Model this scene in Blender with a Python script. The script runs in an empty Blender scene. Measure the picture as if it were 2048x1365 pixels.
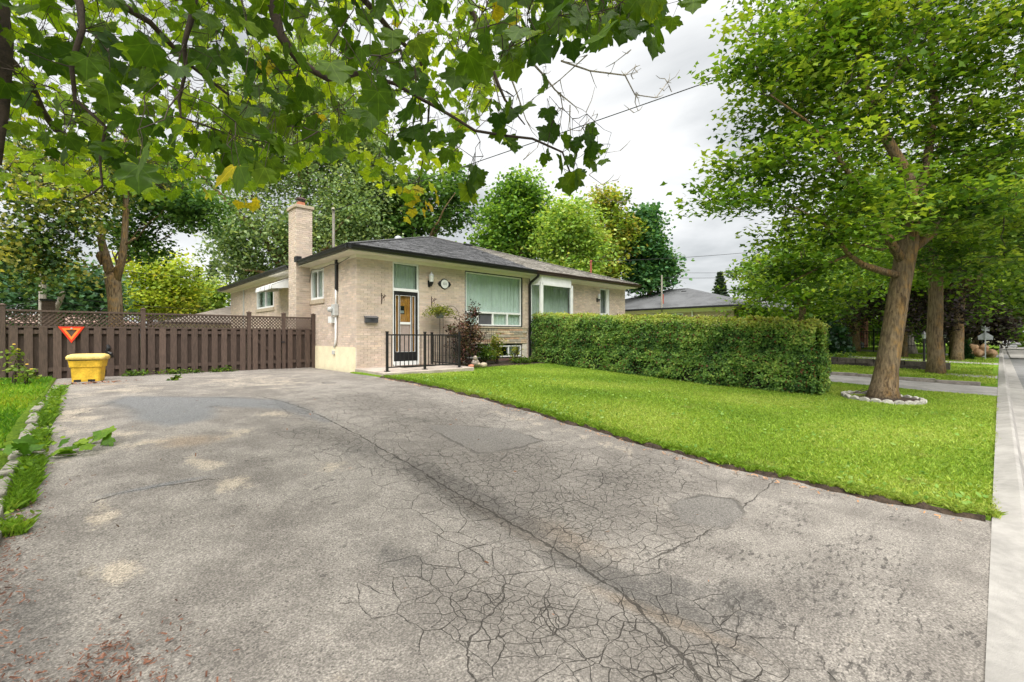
import bpy, bmesh, math, random
import numpy as np
from mathutils import Vector, Matrix

# ------------------------------------------------------------------ camera, sky, sun, exposure
scn = bpy.context.scene
C = scn.collection
RAD = math.radians
FPX, CXP, HYP, HC = 913.0, 1024.0, 673.0, 1.5
YAW = math.atan2(976, FPX); SX, CX = math.sin(YAW), math.cos(YAW)
cam = bpy.data.cameras.new('camera'); camo = bpy.data.objects.new('camera', cam); C.objects.link(camo)
camo.location = (0, 0, HC); camo.rotation_euler = (RAD(90), 0, -math.atan2(CX, SX))
cam.sensor_width = 36; cam.lens = FPX / 2048 * 36; cam.shift_y = -9.5 / 2048
cam.clip_start = 0.05; cam.clip_end = 2000
scn.camera = camo
scn.view_settings.view_transform = 'Standard'; scn.view_settings.look = 'None'
scn.view_settings.exposure = 2.36; scn.view_settings.gamma = 1
scn.cycles.max_bounces = 4; scn.cycles.diffuse_bounces = 3; scn.cycles.glossy_bounces = 2
scn.cycles.transmission_bounces = 3; scn.cycles.transparent_max_bounces = 6
scn.cycles.use_adaptive_sampling = True; scn.cycles.adaptive_threshold = 0.02
scn.cycles.caustics_reflective = False; scn.cycles.caustics_refractive = False

SUN_EL, SUN_AZ = 64, 228      # sun azimuth measured from +Y clockwise, so light comes from behind the camera
world = bpy.data.worlds.new('World'); scn.world = world; world.use_nodes = True
wt = world.node_tree; wt.nodes.clear()
def wn(t, **k):
    n = wt.nodes.new(t)
    for a, b in k.items(): setattr(n, a, b)
    return n
wo = wn('ShaderNodeOutputWorld'); bg = wn('ShaderNodeBackground'); wt.links.new(bg.outputs[0], wo.inputs[0])
sky = wn('ShaderNodeTexSky', sky_type='NISHITA', sun_disc=False, sun_elevation=RAD(SUN_EL), sun_rotation=RAD(SUN_AZ))
tc = wn('ShaderNodeTexCoord'); mp = wn('ShaderNodeMapping'); mp.inputs['Scale'].default_value = (1.0, 1.0, 2.6)
wt.links.new(tc.outputs['Generated'], mp.inputs[0])
n1 = wn('ShaderNodeTexNoise'); n1.inputs['Scale'].default_value = 1.9; n1.inputs['Detail'].default_value = 7
n1.inputs['Roughness'].default_value = 0.52; n1.inputs['Distortion'].default_value = 0.35
mp.inputs['Location'].default_value = (2.3, 0.7, 0.35)
wt.links.new(mp.outputs[0], n1.inputs['Vector'])
rp = wn('ShaderNodeValToRGB'); wt.links.new(n1.outputs['Fac'], rp.inputs[0])
cr = rp.color_ramp; cr.elements[0].position = 0.38; cr.elements[0].color = (2.1, 2.2, 2.25, 1)
cr.elements[1].position = 0.61; cr.elements[1].color = (4.2, 4.24, 4.24, 1)
e = cr.elements.new(0.485); e.color = (3.1, 3.18, 3.22, 1)
mx = wn('ShaderNodeMix', data_type='RGBA'); mx.inputs[0].default_value = 0.965
wt.links.new(sky.outputs[0], mx.inputs[6]); wt.links.new(rp.outputs[0], mx.inputs[7])
wt.links.new(mx.outputs[2], bg.inputs[0]); bg.inputs[1].default_value = 0.05

sl = bpy.data.lights.new('sun', 'SUN'); so = bpy.data.objects.new('sun', sl); C.objects.link(so)
sl.energy = 1.5; sl.angle = RAD(75); sl.color = (1.0, 0.965, 0.91)
sd = Vector((math.sin(RAD(SUN_AZ)) * math.cos(RAD(SUN_EL)), math.cos(RAD(SUN_AZ)) * math.cos(RAD(SUN_EL)), math.sin(RAD(SUN_EL))))
so.rotation_euler = sd.to_track_quat('Z', 'Y').to_euler(); so.location = (0, 0, 30)

# ------------------------------------------------------------------ helpers
rng = np.random.default_rng(7); random.seed(7)
def at(px, py, d):
    """a point seen at a pixel of the 2048-wide photograph, d metres deep"""
    l = (px - CXP) / FPX; u = -(py - HYP) / FPX
    return Vector(((l * SX + CX) * d, (-l * CX + SX) * d, HC + u * d))
PYS = [-60, 1.5, 2.5, 3.85, 5.2, 6.7, 8.5, 10, 400]; PZS = [0, 0, .03, .14, .26, .37, .45, .48, .48]
QYS = [-60, 0.5, 3, 5.8, 8.2, 12.3, 400]; QZS = [0, 0, .09, .15, .30, .52, .52]
def gz(x, y):
    x = np.asarray(x, float); y = np.asarray(y, float)
    t = np.clip((x - 5.3) / 6.7, 0, 1); t = t * t * (3 - 2 * t)
    ys = y[..., None] + np.linspace(-.7, .7, 7)
    return np.interp(ys, PYS, PZS).mean(-1) * (1 - t) + np.interp(ys, QYS, QZS).mean(-1) * t
def g1(x, y): return float(gz(np.array([x]), np.array([y]))[0])

class NT:
    def __init__(s, name):
        s.m = bpy.data.materials.new(name); s.m.use_nodes = True; s.t = s.m.node_tree; s.t.nodes.clear()
        s.out = s.n('ShaderNodeOutputMaterial'); s._pos = None
    def n(s, t, **k):
        n = s.t.nodes.new(t)
        for a, b in k.items(): setattr(n, a, b)
        return n
    def set(s, sock, v):
        if isinstance(v, bpy.types.NodeSocket): s.t.links.new(v, sock)
        elif isinstance(v, (tuple, list)) and len(v) == 3 and sock.type == 'RGBA': sock.default_value = (*v, 1)
        else: sock.default_value = v
    @property
    def pos(s):
        if s._pos is None: s._pos = s.n('ShaderNodeNewGeometry').outputs['Position']
        return s._pos
    def math(s, op, a, b=0.0, c=None, clamp=False):
        n = s.n('ShaderNodeMath', operation=op, use_clamp=clamp); s.set(n.inputs[0], a); s.set(n.inputs[1], b)
        if c is not None: s.set(n.inputs[2], c)
        return n.outputs[0]
    def mix(s, f, a, b, mode='MIX'):
        n = s.n('ShaderNodeMix', data_type='RGBA', blend_type=mode); s.set(n.inputs[0], f); s.set(n.inputs[6], a); s.set(n.inputs[7], b)
        return n.outputs[2]
    def noise(s, scale, detail=3, rough=.5, vec=None, dist=0, col=False):
        n = s.n('ShaderNodeTexNoise'); s.set(n.inputs['Vector'], vec or s.pos)
        n.inputs['Scale'].default_value = scale; n.inputs['Detail'].default_value = detail
        n.inputs['Roughness'].default_value = rough; n.inputs['Distortion'].default_value = dist
        return n.outputs['Color' if col else 'Fac']
    def voro(s, scale, feat='DISTANCE_TO_EDGE', vec=None, out='Distance'):
        n = s.n('ShaderNodeTexVoronoi', feature=feat, voronoi_dimensions='2D' if feat == 'DISTANCE_TO_EDGE' else '3D'); s.set(n.inputs['Vector'], vec or s.pos); n.inputs['Scale'].default_value = scale
        return n.outputs[out]
    def ss(s, v, a, b, lo=0.0, hi=1.0):
        n = s.n('ShaderNodeMapRange', interpolation_type='SMOOTHSTEP'); s.set(n.inputs[0], v)
        n.inputs[1].default_value = a; n.inputs[2].default_value = b; n.inputs[3].default_value = lo; n.inputs[4].default_value = hi
        return n.outputs[0]
    def mapping(s, scale, vec=None):
        n = s.n('ShaderNodeMapping'); s.set(n.inputs[0], vec or s.pos); n.inputs['Scale'].default_value = scale
        return n.outputs[0]
    def attr(s, name, out='Color'):
        return s.n('ShaderNodeAttribute', attribute_name=name).outputs[out]
    def bump(s, h, dist=.01, strength=1.0):
        n = s.n('ShaderNodeBump'); s.set(n.inputs['Height'], h); n.inputs['Distance'].default_value = dist; n.inputs['Strength'].default_value = strength
        return n.outputs[0]
    def princ(s, col, rough=.7, metal=0, spec=.4, normal=None, **k):
        p = s.n('ShaderNodeBsdfPrincipled'); s.set(p.inputs['Base Color'], col); s.set(p.inputs['Roughness'], rough)
        p.inputs['Metallic'].default_value = metal; p.inputs['Specular IOR Level'].default_value = spec
        if normal is not None: s.set(p.inputs['Normal'], normal)
        for a, b in k.items(): s.set(p.inputs[a], b)
        return p.outputs[0]
    def end(s, sh):
        s.t.links.new(sh, s.out.inputs[0]); return s.m

def pm(name, col, rough=.7, var=.18, scale=6, bump=0, bscale=60, spec=.35, metal=0, tint=False, stretch=None, col2=None):
    """a plain painted or natural surface: base colour broken up by two noises and a fine bump"""
    N = NT(name)
    v = N.mapping(stretch) if stretch else N.pos
    a = N.noise(scale, 4, .6, v); b = N.noise(scale * 7, 2, .5, v)
    f = N.math('ADD', N.math('MULTIPLY', a, .7), N.math('MULTIPLY', b, .3))
    lo = tuple(c * (1 - var * 1.6) for c in col); hi = tuple(min(1, c * (1 + var * 1.3)) for c in (col2 or col))
    c = N.mix(N.ss(f, .3, .7), lo, hi)
    if tint: c = N.mix(1.0, c, N.attr('tint'), 'MULTIPLY')
    nm = N.bump(N.noise(bscale, 3, .6, v), bump) if bump else None
    return N.end(N.princ(c, N.ss(f, .3, .7, max(0, rough - .1), min(1, rough + .1)), metal, spec, nm))

def leaf_mat(name, trans=.45, gloss=.5, bright=1.0, veins=False):
    N = NT(name)
    c = N.attr('tint')
    if veins:
        sv = N.n('ShaderNodeSeparateXYZ'); N.set(sv.inputs[0], N.attr('leaf_xy', 'Vector')); ax = N.math('ABSOLUTE', sv.outputs[0]); vy = sv.outputs[1]; vm = None
        for a_ in (0, 44, 92):
            dx_, dy_ = math.sin(RAD(a_)), math.cos(RAD(a_)); cr_ = N.math('ABSOLUTE', N.math('SUBTRACT', N.math('MULTIPLY', ax, dy_), N.math('MULTIPLY', vy, dx_)))
            dt_ = N.math('ADD', N.math('MULTIPLY', ax, dx_), N.math('MULTIPLY', vy, dy_)); k_ = N.math('MULTIPLY', N.ss(cr_, .022, .006), N.ss(dt_, -.02, .03)); vm = k_ if vm is None else N.math('MAXIMUM', vm, k_)
        c = N.mix(N.math('MULTIPLY', vm, .55), c, N.mix(1.0, c, (2.2, 1.9, 2.2), 'MULTIPLY'))
    c = N.mix(1.0, c, N.mix(N.ss(N.noise(40, 2), .3, .7), (.82 * bright,) * 3, (1.15 * bright,) * 3), 'MULTIPLY')
    d = N.princ(c, gloss, 0, .25)
    t = N.n('ShaderNodeBsdfTranslucent'); N.set(t.inputs[0], N.mix(1.0, c, (1.35, 1.2, .55), 'MULTIPLY'))
    m = N.n('ShaderNodeMixShader'); m.inputs[0].default_value = trans
    N.t.links.new(d, m.inputs[1]); N.t.links.new(t.outputs[0], m.inputs[2])
    return N.end(m.outputs[0])

def link(name, me, parent=None, **props):
    o = bpy.data.objects.new(name, me); C.objects.link(o)
    if parent is not None:
        o.parent = parent
        if parent.type == 'EMPTY': o.matrix_parent_inverse = Matrix.Translation(-Vector(parent.location))
    for k, v in props.items(): o[k] = v
    return o
def thing(name, label, cat, loc, group=None):
    o = bpy.data.objects.new(name, None); C.objects.link(o); o.location = loc; o.empty_display_size = .1
    o['label'] = label; o['category'] = cat
    if group: o['group'] = group
    return o
def tag(o, label, cat, group=None):
    o['label'] = label; o['category'] = cat
    if group: o['group'] = group
    return o
def fast_mesh(name, V, F, mat, tint=None, smooth=False):
    V = np.ascontiguousarray(V, np.float32); F = np.ascontiguousarray(F, np.int32)
    me = bpy.data.meshes.new(name); m, k = F.shape
    me.vertices.add(len(V)); me.vertices.foreach_set('co', V.ravel())
    me.loops.add(m * k); me.loops.foreach_set('vertex_index', F.ravel())
    me.polygons.add(m); me.polygons.foreach_set('loop_start', np.arange(0, m * k, k, dtype=np.int32))
    me.polygons.foreach_set('loop_total', np.full(m, k, np.int32))
    if smooth: me.polygons.foreach_set('use_smooth', np.ones(m, bool))
    me.update(calc_edges=True)
    if tint is not None: set_tint(me, tint)
    if mat: me.materials.append(mat)
    return me
def set_tint(me, tint, name='tint'):
    a = me.attributes.new(name, 'FLOAT_COLOR', 'POINT')
    t = np.ones((len(me.vertices), 4), np.float32); t[:, :3] = tint
    a.data.foreach_set('color', t.ravel())

class MB:
    """collects shapes for ONE mesh"""
    def __init__(s): s.v = []; s.f = []; s.t = []
    def add(s, vs, fs, tint=(1, 1, 1)):
        b = len(s.v); s.v += [tuple(v) for v in vs]; s.f += [tuple(i + b for i in f) for f in fs]; s.t += [tint] * len(vs); return s
    def box(s, x0, x1, y0, y1, z0, z1, tint=(1, 1, 1), M=None):
        vs = [(x, y, z) for z in (z0, z1) for y in (y0, y1) for x in (x0, x1)]
        if M is not None: vs = [M @ Vector(v) for v in vs]
        return s.add(vs, [(0, 2, 3, 1), (4, 5, 7, 6), (0, 1, 5, 4), (2, 6, 7, 3), (0, 4, 6, 2), (1, 3, 7, 5)], tint)
    def bar(s, a, b, w, h, tint=(1, 1, 1), up=(0, 0, 1)):
        a = Vector(a); b = Vector(b); d = (b - a); L = d.length; d.normalize()
        u = Vector(up); x = d.cross(u)
        if x.length < 1e-4: x = d.cross(Vector((0, 1, 0)))
        x.normalize(); z = x.cross(d)
        M = Matrix.Translation(a) @ Matrix((x, d, z)).transposed().to_4x4()
        return s.box(-w / 2, w / 2, 0, L, -h / 2, h / 2, tint, M)
    def loft(s, rings, cap=True, tint=(1, 1, 1), closed=False):
        n = len(rings[0]); vs = [p for r in rings for p in r]; fs = []
        R = len(rings)
        for i in range(R if closed else R - 1):
            a = i * n; b = ((i + 1) % R) * n
            for j in range(n):
                k = (j + 1) % n; fs.append((a + j, a + k, b + k, b + j))
        if cap and not closed: fs += [tuple(range(n))[::-1], tuple(range((R - 1) * n, R * n))]
        return s.add(vs, fs, tint)
    def tube(s, pts, rad, n=8, tint=(1, 1, 1), cap=True):
        pts = [Vector(p) for p in pts]; rad = rad if isinstance(rad, (list, tuple)) else [rad] * len(pts); rings = []
        x = None
        for i, p in enumerate(pts):
            d = (pts[min(i + 1, len(pts) - 1)] - pts[max(i - 1, 0)]).normalized()
            if x is None:
                x = d.cross(Vector((.31, .17, .93)))
                if x.length < .05: x = d.cross(Vector((1, 0, 0)))
            x = (x - d * x.dot(d)).normalized(); y = d.cross(x)
            rings.append([p + (x * math.cos(t) + y * math.sin(t)) * rad[i] for t in [2 * math.pi * k / n for k in range(n)]])
        return s.loft(rings, cap, tint)
    def lathe(s, prof, c=(0, 0, 0), n=14, tint=(1, 1, 1), M=None):
        c = Vector(c); rings = []
        for r, z in prof:
            rg = [Vector((r * math.cos(2 * math.pi * k / n), r * math.sin(2 * math.pi * k / n), z)) for k in range(n)]
            rings.append([(M @ p if M else p) + c for p in rg])
        return s.loft(rings, True, tint)
    def prism(s, poly, y0, y1, tint=(1, 1, 1)):   # poly in x,z extruded along y
        return s.loft([[(x, y0, z) for x, z in poly], [(x, y1, z) for x, z in poly]], True, tint)
    def mesh(s, name, mat, smooth=False):
        me = bpy.data.meshes.new(name); me.from_pydata(s.v, [], s.f); me.validate(); me.update()
        if smooth: me.polygons.foreach_set('use_smooth', np.ones(len(me.polygons), bool))
        set_tint(me, np.array(s.t, np.float32)[:, :3]) if len(me.vertices) == len(s.t) else None
        if mat: me.materials.append(mat)
        return me
    def obj(s, name, mat, parent=None, smooth=False, bevel=0, **props):
        o = link(name, s.mesh(name, mat, smooth), parent, **props)
        if bevel:
            b = o.modifiers.new('bevel', 'BEVEL'); b.width = bevel; b.segments = 2; b.limit_method = 'ANGLE'; b.angle_limit = RAD(40)
        return o
def box(name, ext, mat, parent=None, bevel=0, **p): return MB().box(*ext).obj(name, mat, parent, bevel=bevel, **p)
def rect_ring(cx, cy, hx, hy, z, r, rot=0, k=4):
    pts = []
    for q, (sx, sy) in enumerate(((1, 1), (-1, 1), (-1, -1), (1, -1))):
        for j in range(k + 1):
            a = math.pi / 2 * (q + j / k); pts.append((sx * (hx - r) + r * math.cos(a), sy * (hy - r) + r * math.sin(a)))
    c, s_ = math.cos(rot), math.sin(rot)
    return [(cx + x * c - y * s_, cy + x * s_ + y * c, z) for x, y in pts]
def wob(p, k=1.0, s=0.0):   # cheap smooth noise
    p = np.asarray(p, float) * k + s
    x, y, z = p[..., 0], p[..., 1], p[..., 2]
    return (np.sin(x * 1.7 + 1.3 * np.sin(y * 1.1 + z)) + np.sin(y * 2.3 + 1.7 * np.sin(z * 1.3 + x * .7)) + np.sin(z * 2.9 + 1.1 * np.sin(x * 1.9 + y))) / 3

# ------------------------------------------------------------------ materials
M = {}
M['mortar'] = pm('mortar', (.66, .60, .51), .9, .12, 3, .002, 200)
M['brick'] = pm('buff_brick', (.62, .51, .425), .88, .10, .9, .003, 150, tint=True)
M['brick2'] = pm('brown_brick', (.16, .085, .065), .88, .15, 3, .003, 150, tint=True)
M['parge'] = pm('cream_parging', (.84, .75, .52), .8, .08, 2.5, .003, 60)
M['cream'] = pm('cream_paint', (.80, .74, .64), .6, .04, 3)
M['white'] = pm('white_paint', (.80, .81, .80), .5, .05, 5)
M['black'] = pm('black_metal', (.012, .012, .014), .38, .2, 5, spec=.5)
M['brown_metal'] = pm('brown_metal', (.045, .018, .014), .45, .2, 5, spec=.5)
M['shingle'] = pm('asphalt_shingle', (.5, .5, .5), .95, .22, 14, .004, 220, tint=True, spec=.15)
M['deck'] = pm('roof_underlay', (.10, .10, .105), .95, .2, 3)
M['roof_grey'] = pm('grey_roofing', (.115, .118, .125), .9, .2, .8, .01, 30)
M['roof_tan'] = pm('tan_roofing', (.33, .28, .24), .9, .15, 3, .01, 40)
M['curtain'] = pm('mint_curtain', (.80, .87, .84), .85, .05, 3)
M['sheer'] = pm('white_sheer', (.72, .78, .74), .85, .06, 6)
M['dark_room'] = pm('dark_interior', (.03, .032, .035), .9, .3, 2)
M['wood_door'] = pm('orange_wood', (.55, .20, .035), .35, .3, 3, stretch=(14, 14, 1.2), spec=.5, col2=(.75, .32, .07))
M['screen'] = pm('grey_pink_screen', (.36, .29, .26), .6, .1, 9)
M['sill'] = pm('stone_sill', (.47, .39, .29), .85, .1, 8, .003, 90)
M['stone'] = pm('ledge_stone', (.52, .45, .35), .85, .2, 7, .008, 40, tint=True)
M['fence'] = pm('brown_fence_stain', (.096, .066, .053), .75, .22, 5, .004, 50, stretch=(9, 9, 1.2), tint=True)
M['concrete'] = pm('concrete', (.31, .295, .275), .9, .14, 2.2, .004, 120)
M['concrete_dk'] = pm('weathered_concrete', (.30, .27, .24), .9, .25, 5, .006, 60, tint=True)
M['pale_stone'] = pm('pale_cast_stone', (.36, .345, .31), .9, .25, 12, .006, 60, tint=True)
M['retain'] = pm('dark_retaining_block', (.075, .065, .058), .92, .35, 5, .01, 30, tint=True)
M['soil'] = pm('dark_soil', (.055, .038, .026), 1, .35, 14, .03, 40)
M['yellow'] = pm('yellow_plastic', (.74, .46, .04), .5, .2, 5, .003, 30, spec=.4)
M['yellow_pale'] = pm('sun_faded_yellow_plastic', (.72, .53, .17), .6, .2, 6, .003, 30)
M['red'] = pm('red_reflective', (.78, .05, .02), .4, .08, 8)
M['orange'] = pm('orange_reflective', (.95, .27, .05), .4, .08, 8)
M['galv'] = pm('galvanised_steel', (.52, .54, .56), .45, .12, 6, metal=.3)
M['grey_box'] = pm('grey_meter_box', (.52, .53, .52), .5, .08, 8)
N = NT('maple_bark'); v_ = N.mapping((1, 1, .16)); ridg = N.noise(26, 5, .65, v_, .6); pat_ = N.noise(2.2, 3)
c = N.mix(N.ss(ridg, .36, .62), (.070, .048, .030), (.255, .185, .108)); c = N.mix(N.math('MULTIPLY', N.ss(pat_, .35, .7), .35), c, (.30, .24, .16))
gn_ = N.n('ShaderNodeVectorMath', operation='DOT_PRODUCT'); N.set(gn_.inputs[0], N.n('ShaderNodeNewGeometry').outputs['Normal']); gn_.inputs[1].default_value = (-.42, -.90, 0)
c = N.mix(N.math('MULTIPLY', N.math('MULTIPLY', N.ss(gn_.outputs['Value'], .35, .95), N.ss(N.noise(3.5, 4, .65), .44, .60)), N.ss(ridg, .36, .60, .10, .55)), c, (.37, .20, .045))
M['bark'] = N.end(N.princ(c, .95, 0, .15, N.bump(ridg, .05)))
M['bark_grey'] = pm('grey_bark', (.34, .30, .25), .95, .3, 6, .03, 16, stretch=(3, 3, .5))
M['twig'] = pm('dark_twig', (.055, .040, .030), .9, .3, 20, .004, 80)
M['wood_pole'] = pm('weathered_pole', (.34, .31, .27), .9, .2, 6, .01, 30, stretch=(5, 5, .5))
M['leaf'] = leaf_mat('leaf', .42)
M['leaf_near'] = leaf_mat('near_leaf', .55, .42, veins=True)
M['grass'] = leaf_mat('grass_blade', .30, .6)
M['hedge_in'] = pm('hedge_dark_core', (.030, .032, .014), 1, .4, 9, .05, 14)  # near-black colour standing for the shaded inside of the hedge
M['mulch'] = pm('red_bark_chip', (.20, .088, .055), .9, .3, 30, tint=True)
M['paper'] = pm('brown_paper_bag', (.44, .29, .18), .85, .15, 6, .03, 9, tint=True)
M['blue'] = pm('blue_plastic', (.02, .10, .42), .5, .1, 6)
M['clay'] = pm('clay_flue', (.50, .20, .12), .85, .15, 8)
M['carpaint_w'] = pm('white_car_paint', (.7, .71, .72), .25, .04, 4, spec=.6)
M['carpaint_d'] = pm('dark_car_paint', (.05, .055, .075), .25, .04, 4, spec=.6)
M['rubber'] = pm('rubber', (.02, .02, .02), .8, .2, 9)
M['terra'] = pm('painted_gnome_ceramic', (.16, .20, .20), .7, .4, 22, col2=(.34, .27, .22))
M['rust'] = pm('rusty_red_pipe', (.34, .09, .06), .8, .25, 12)
N = NT('window_glass')
gl = N.n('ShaderNodeBsdfGlossy'); gl.inputs['Roughness'].default_value = .02
tr = N.n('ShaderNodeBsdfTransparent'); tr.inputs[0].default_value = (.86, .90, .88, 1)
lw = N.n('ShaderNodeLayerWeight'); lw.inputs[0].default_value = .5
ms = N.n('ShaderNodeMixShader'); N.t.links.new(N.math('MULTIPLY_ADD', N.math('POWER', lw.outputs['Facing'], 5), .9, .055), ms.inputs[0])
N.t.links.new(tr.outputs[0], ms.inputs[1]); N.t.links.new(gl.outputs[0], ms.inputs[2]); M['glass'] = N.end(ms.outputs[0])
# lawn ground
N = NT('lawn_ground')
f = N.math('ADD', N.math('MULTIPLY', N.noise(.55, 4), .55), N.math('MULTIPLY', N.noise(9, 3), .45))
c = N.mix(N.ss(f, .32, .68), (.10, .19, .016), (.24, .37, .035))
c = N.mix(N.ss(N.noise(38, 2), .45, .75), c, (.05, .11, .012))
M['lawn'] = N.end(N.princ(c, .95, 0, .1, N.bump(N.noise(45, 4, .7), .03)))
# asphalt of the driveway: aggregate, crazing, patches, stains
N = NT('old_asphalt')
m1 = N.n('ShaderNodeSeparateColor'); N.set(m1.inputs[0], N.attr('wear_a')); al, dk, sa = m1.outputs[0], m1.outputs[1], m1.outputs[2]
m2 = N.n('ShaderNodeSeparateColor'); N.set(m2.inputs[0], N.attr('wear_b')); wet, pat, brn = m2.outputs[0], m2.outputs[1], m2.outputs[2]
big = N.noise(.8, 5, .6); mid = N.noise(3.2, 4, .6); fine = N.noise(95, 2, .6); spk = N.voro(120, 'F1', out='Color')
sp = N.n('ShaderNodeSeparateColor'); N.set(sp.inputs[0], spk)
base = N.mix(N.ss(N.math('ADD', N.math('MULTIPLY', big, .6), N.math('MULTIPLY', mid, .4)), .36, .64), (.172, .156, .140), (.272, .249, .223))
wob2 = N.math('ADD', N.math('ADD', -.85, mid), N.math('MULTIPLY', N.noise(13, 4, .7), .7))
def soft(m, g=.35): return N.ss(N.math('ADD', m, N.math('MULTIPLY', wob2, g)), .12, .75)
base = N.mix(N.math('MULTIPLY', N.ss(N.math('ADD', sa, N.math('MULTIPLY', wob2, 1.7)), .30, .85), .8), base, (.40, .345, .275))
base = N.mix(N.math('MULTIPLY', soft(brn, .8), .6), base, (.27, .20, .135))
base = N.mix(N.math('MULTIPLY', soft(wet, .35), .92), base, (.165, .168, .172))
base = N.mix(N.math('MULTIPLY', N.ss(N.math('ADD', dk, N.math('MULTIPLY', wob2, 1.3)), .2, .85), .72), base, (.085, .08, .075))
pat = N.math('ADD', pat, N.math('MULTIPLY_ADD', N.noise(9, 3, .6), .5, -.25))
base = N.mix(N.math('MULTIPLY', N.ss(pat, .38, .62), .75), base, (.158, .148, .137))
agg = N.math('MULTIPLY_ADD', sp.outputs[0], .95, .52)
agg2 = N.ss(fine, .30, .70, .50, 1.45)
ag = N.math('MULTIPLY', agg, agg2)
cc = N.n('ShaderNodeCombineColor'); [N.set(cc.inputs[i], ag) for i in range(3)]
base = N.mix(.62, base, N.mix(1.0, base, cc.outputs[0], 'MULTIPLY'))
pm_ = N.mapping((1, 2.3, 1)); pits = N.math('MULTIPLY', N.ss(N.noise(13, 5, .72, pm_, .4), .53, .61), N.ss(N.math('ADD', N.noise(2.6, 3), N.math('MULTIPLY', N.attr('pitting', 'Fac'), .34)), .60, .74))
base = N.mix(N.math('MULTIPLY', pits, .8), base, (.055, .050, .046))
dots = N.math('MULTIPLY', N.ss(N.voro(42, 'F1'), .34, .16), N.ss(N.noise(5, 3), .45, .56))
base = N.mix(N.math('MULTIPLY', dots, .75), base, (.07, .064, .058))
dv = N.n('ShaderNodeVectorMath', operation='MULTIPLY_ADD'); N.set(dv.inputs[0], N.noise(4, 3, .6, col=True)); dv.inputs[1].default_value = (.12,) * 3; N.set(dv.inputs[2], N.pos)
dvm = N.mapping((1, .82, 1), dv.outputs[0])
wmod = N.ss(N.noise(4, 4, .7), .32, .68, .40, 1.5)
def crack(scale, width, gate_lo, gate_hi):
    e = N.math('DIVIDE', N.voro(scale, vec=dvm), wmod)
    k = N.ss(e, width * scale * .25, width * scale)
    return N.math('MULTIPLY', N.math('SUBTRACT', 1, k), N.ss(N.math('ADD', al, N.math('MULTIPLY', wob2, .55)), gate_lo, gate_hi))
ck = N.math('MAXIMUM', crack(4.4, .0026, .10, .26), N.math('MAXIMUM', crack(9.0, .0024, .30, .55), crack(16, .0021, .62, .95)))
jig = N.math('MULTIPLY_ADD', N.noise(6, 4, .65), .11, -.055)
for a_, w_ in (('seam_a', .0075), ('seam_b', .0035), ('seam_c', .004), ('seam_d', .005), ('seam_e', .006), ('seam_f', .004)):
    d_ = N.math('ABSOLUTE', N.math('ADD', N.attr(a_, 'Fac'), N.math('MULTIPLY', jig, .9)))
    ck = N.math('MAXIMUM', ck, N.math('MULTIPLY', N.ss(N.math('DIVIDE', d_, wmod), w_ * 1.4, w_ * .4), .95))
ck = N.math('MULTIPLY', ck, N.ss(pat, .6, .45))
pe = N.math('MULTIPLY', N.ss(N.math('ABSOLUTE', N.math('SUBTRACT', N.math('ADD', pat, N.math('MULTIPLY', jig, 1.2)), .5)), .16, .04), N.ss(N.noise(2, 2), .4, .6))
ck = N.math('MAXIMUM', ck, N.math('MULTIPLY', pe, .6))
base = N.mix(N.math('MULTIPLY', N.ss(N.math('ADD', al, N.math('MULTIPLY', wob2, .9)), .35, 1.0), .38), base, (.125, .112, .098))
base = N.mix(N.math('MULTIPLY', ck, .78), base, (.028, .024, .020))
h = N.math('SUBTRACT', N.math('ADD', N.math('MULTIPLY', sp.outputs[0], .16), N.math('MULTIPLY', fine, .25)), N.math('MULTIPLY', ck, 1.0))
M['asphalt'] = N.end(N.princ(base, N.ss(wet, .2, .8, .93, .75), 0, .25, N.bump(h, .012)))
N = NT('road_asphalt')
c = N.mix(N.ss(N.noise(1.1, 4, .6), .3, .7), (.20, .20, .20), (.28, .275, .27)); c = N.mix(N.ss(N.noise(120, 2), .3, .7), c, N.mix(.5, c, (.12, .12, .12)))
M['road'] = N.end(N.princ(c, .92, 0, .2, N.bump(N.noise(130, 2), .006)))

# ------------------------------------------------------------------ the setting: ground, lawns, driveway, kerb, road
def grid(xs, ys, zf):
    X, Y = np.meshgrid(np.asarray(xs, float), np.asarray(ys, float)); Z = zf(X, Y)
    V = np.stack([X, Y, Z], -1).reshape(-1, 3); nx = len(xs)
    i = (np.arange(len(ys) - 1)[:, None] * nx + np.arange(nx - 1)[None]).ravel()
    return V, np.stack([i, i + 1, i + nx + 1, i + nx], -1)
def sheet(name, xs, ys, zf, mat, skirt=0.0, **p):
    V, F = grid(xs, ys, zf)
    if skirt:
        nx, ny = len(xs), len(ys)
        ring = list(range(nx)) + [j * nx + nx - 1 for j in range(1, ny)] + list(range(nx * ny - 2, nx * (ny - 1) - 1, -1)) + [j * nx for j in range(ny - 2, 0, -1)]
        b = V[ring].copy(); b[:, 2] -= skirt; n = len(V); k = len(ring)
        F2 = np.array([[ring[j], n + j, n + (j + 1) % k, ring[(j + 1) % k]] for j in range(k)]); V = np.vstack([V, b]); F = np.vstack([F, F2])
    return link(name, fast_mesh(name, V, F, mat, smooth=False), None, **p)
ST = dict(kind='structure')
far = np.concatenate([np.linspace(-400, -20, 10), np.linspace(-15, 60, 61), np.linspace(70, 600, 14)])
sheet('ground', far, far, lambda x, y: gz(x, y) - .14, pm('rough_ground', (.13, .15, .06), 1, .3, .7, .03, 20, col2=(.17, .17, .09)), **ST)
def lawn_z(x, y): return gz(x, y) + .035 + .012 * wob(np.stack([x, y, x * 0], -1), 2.1)
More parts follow.
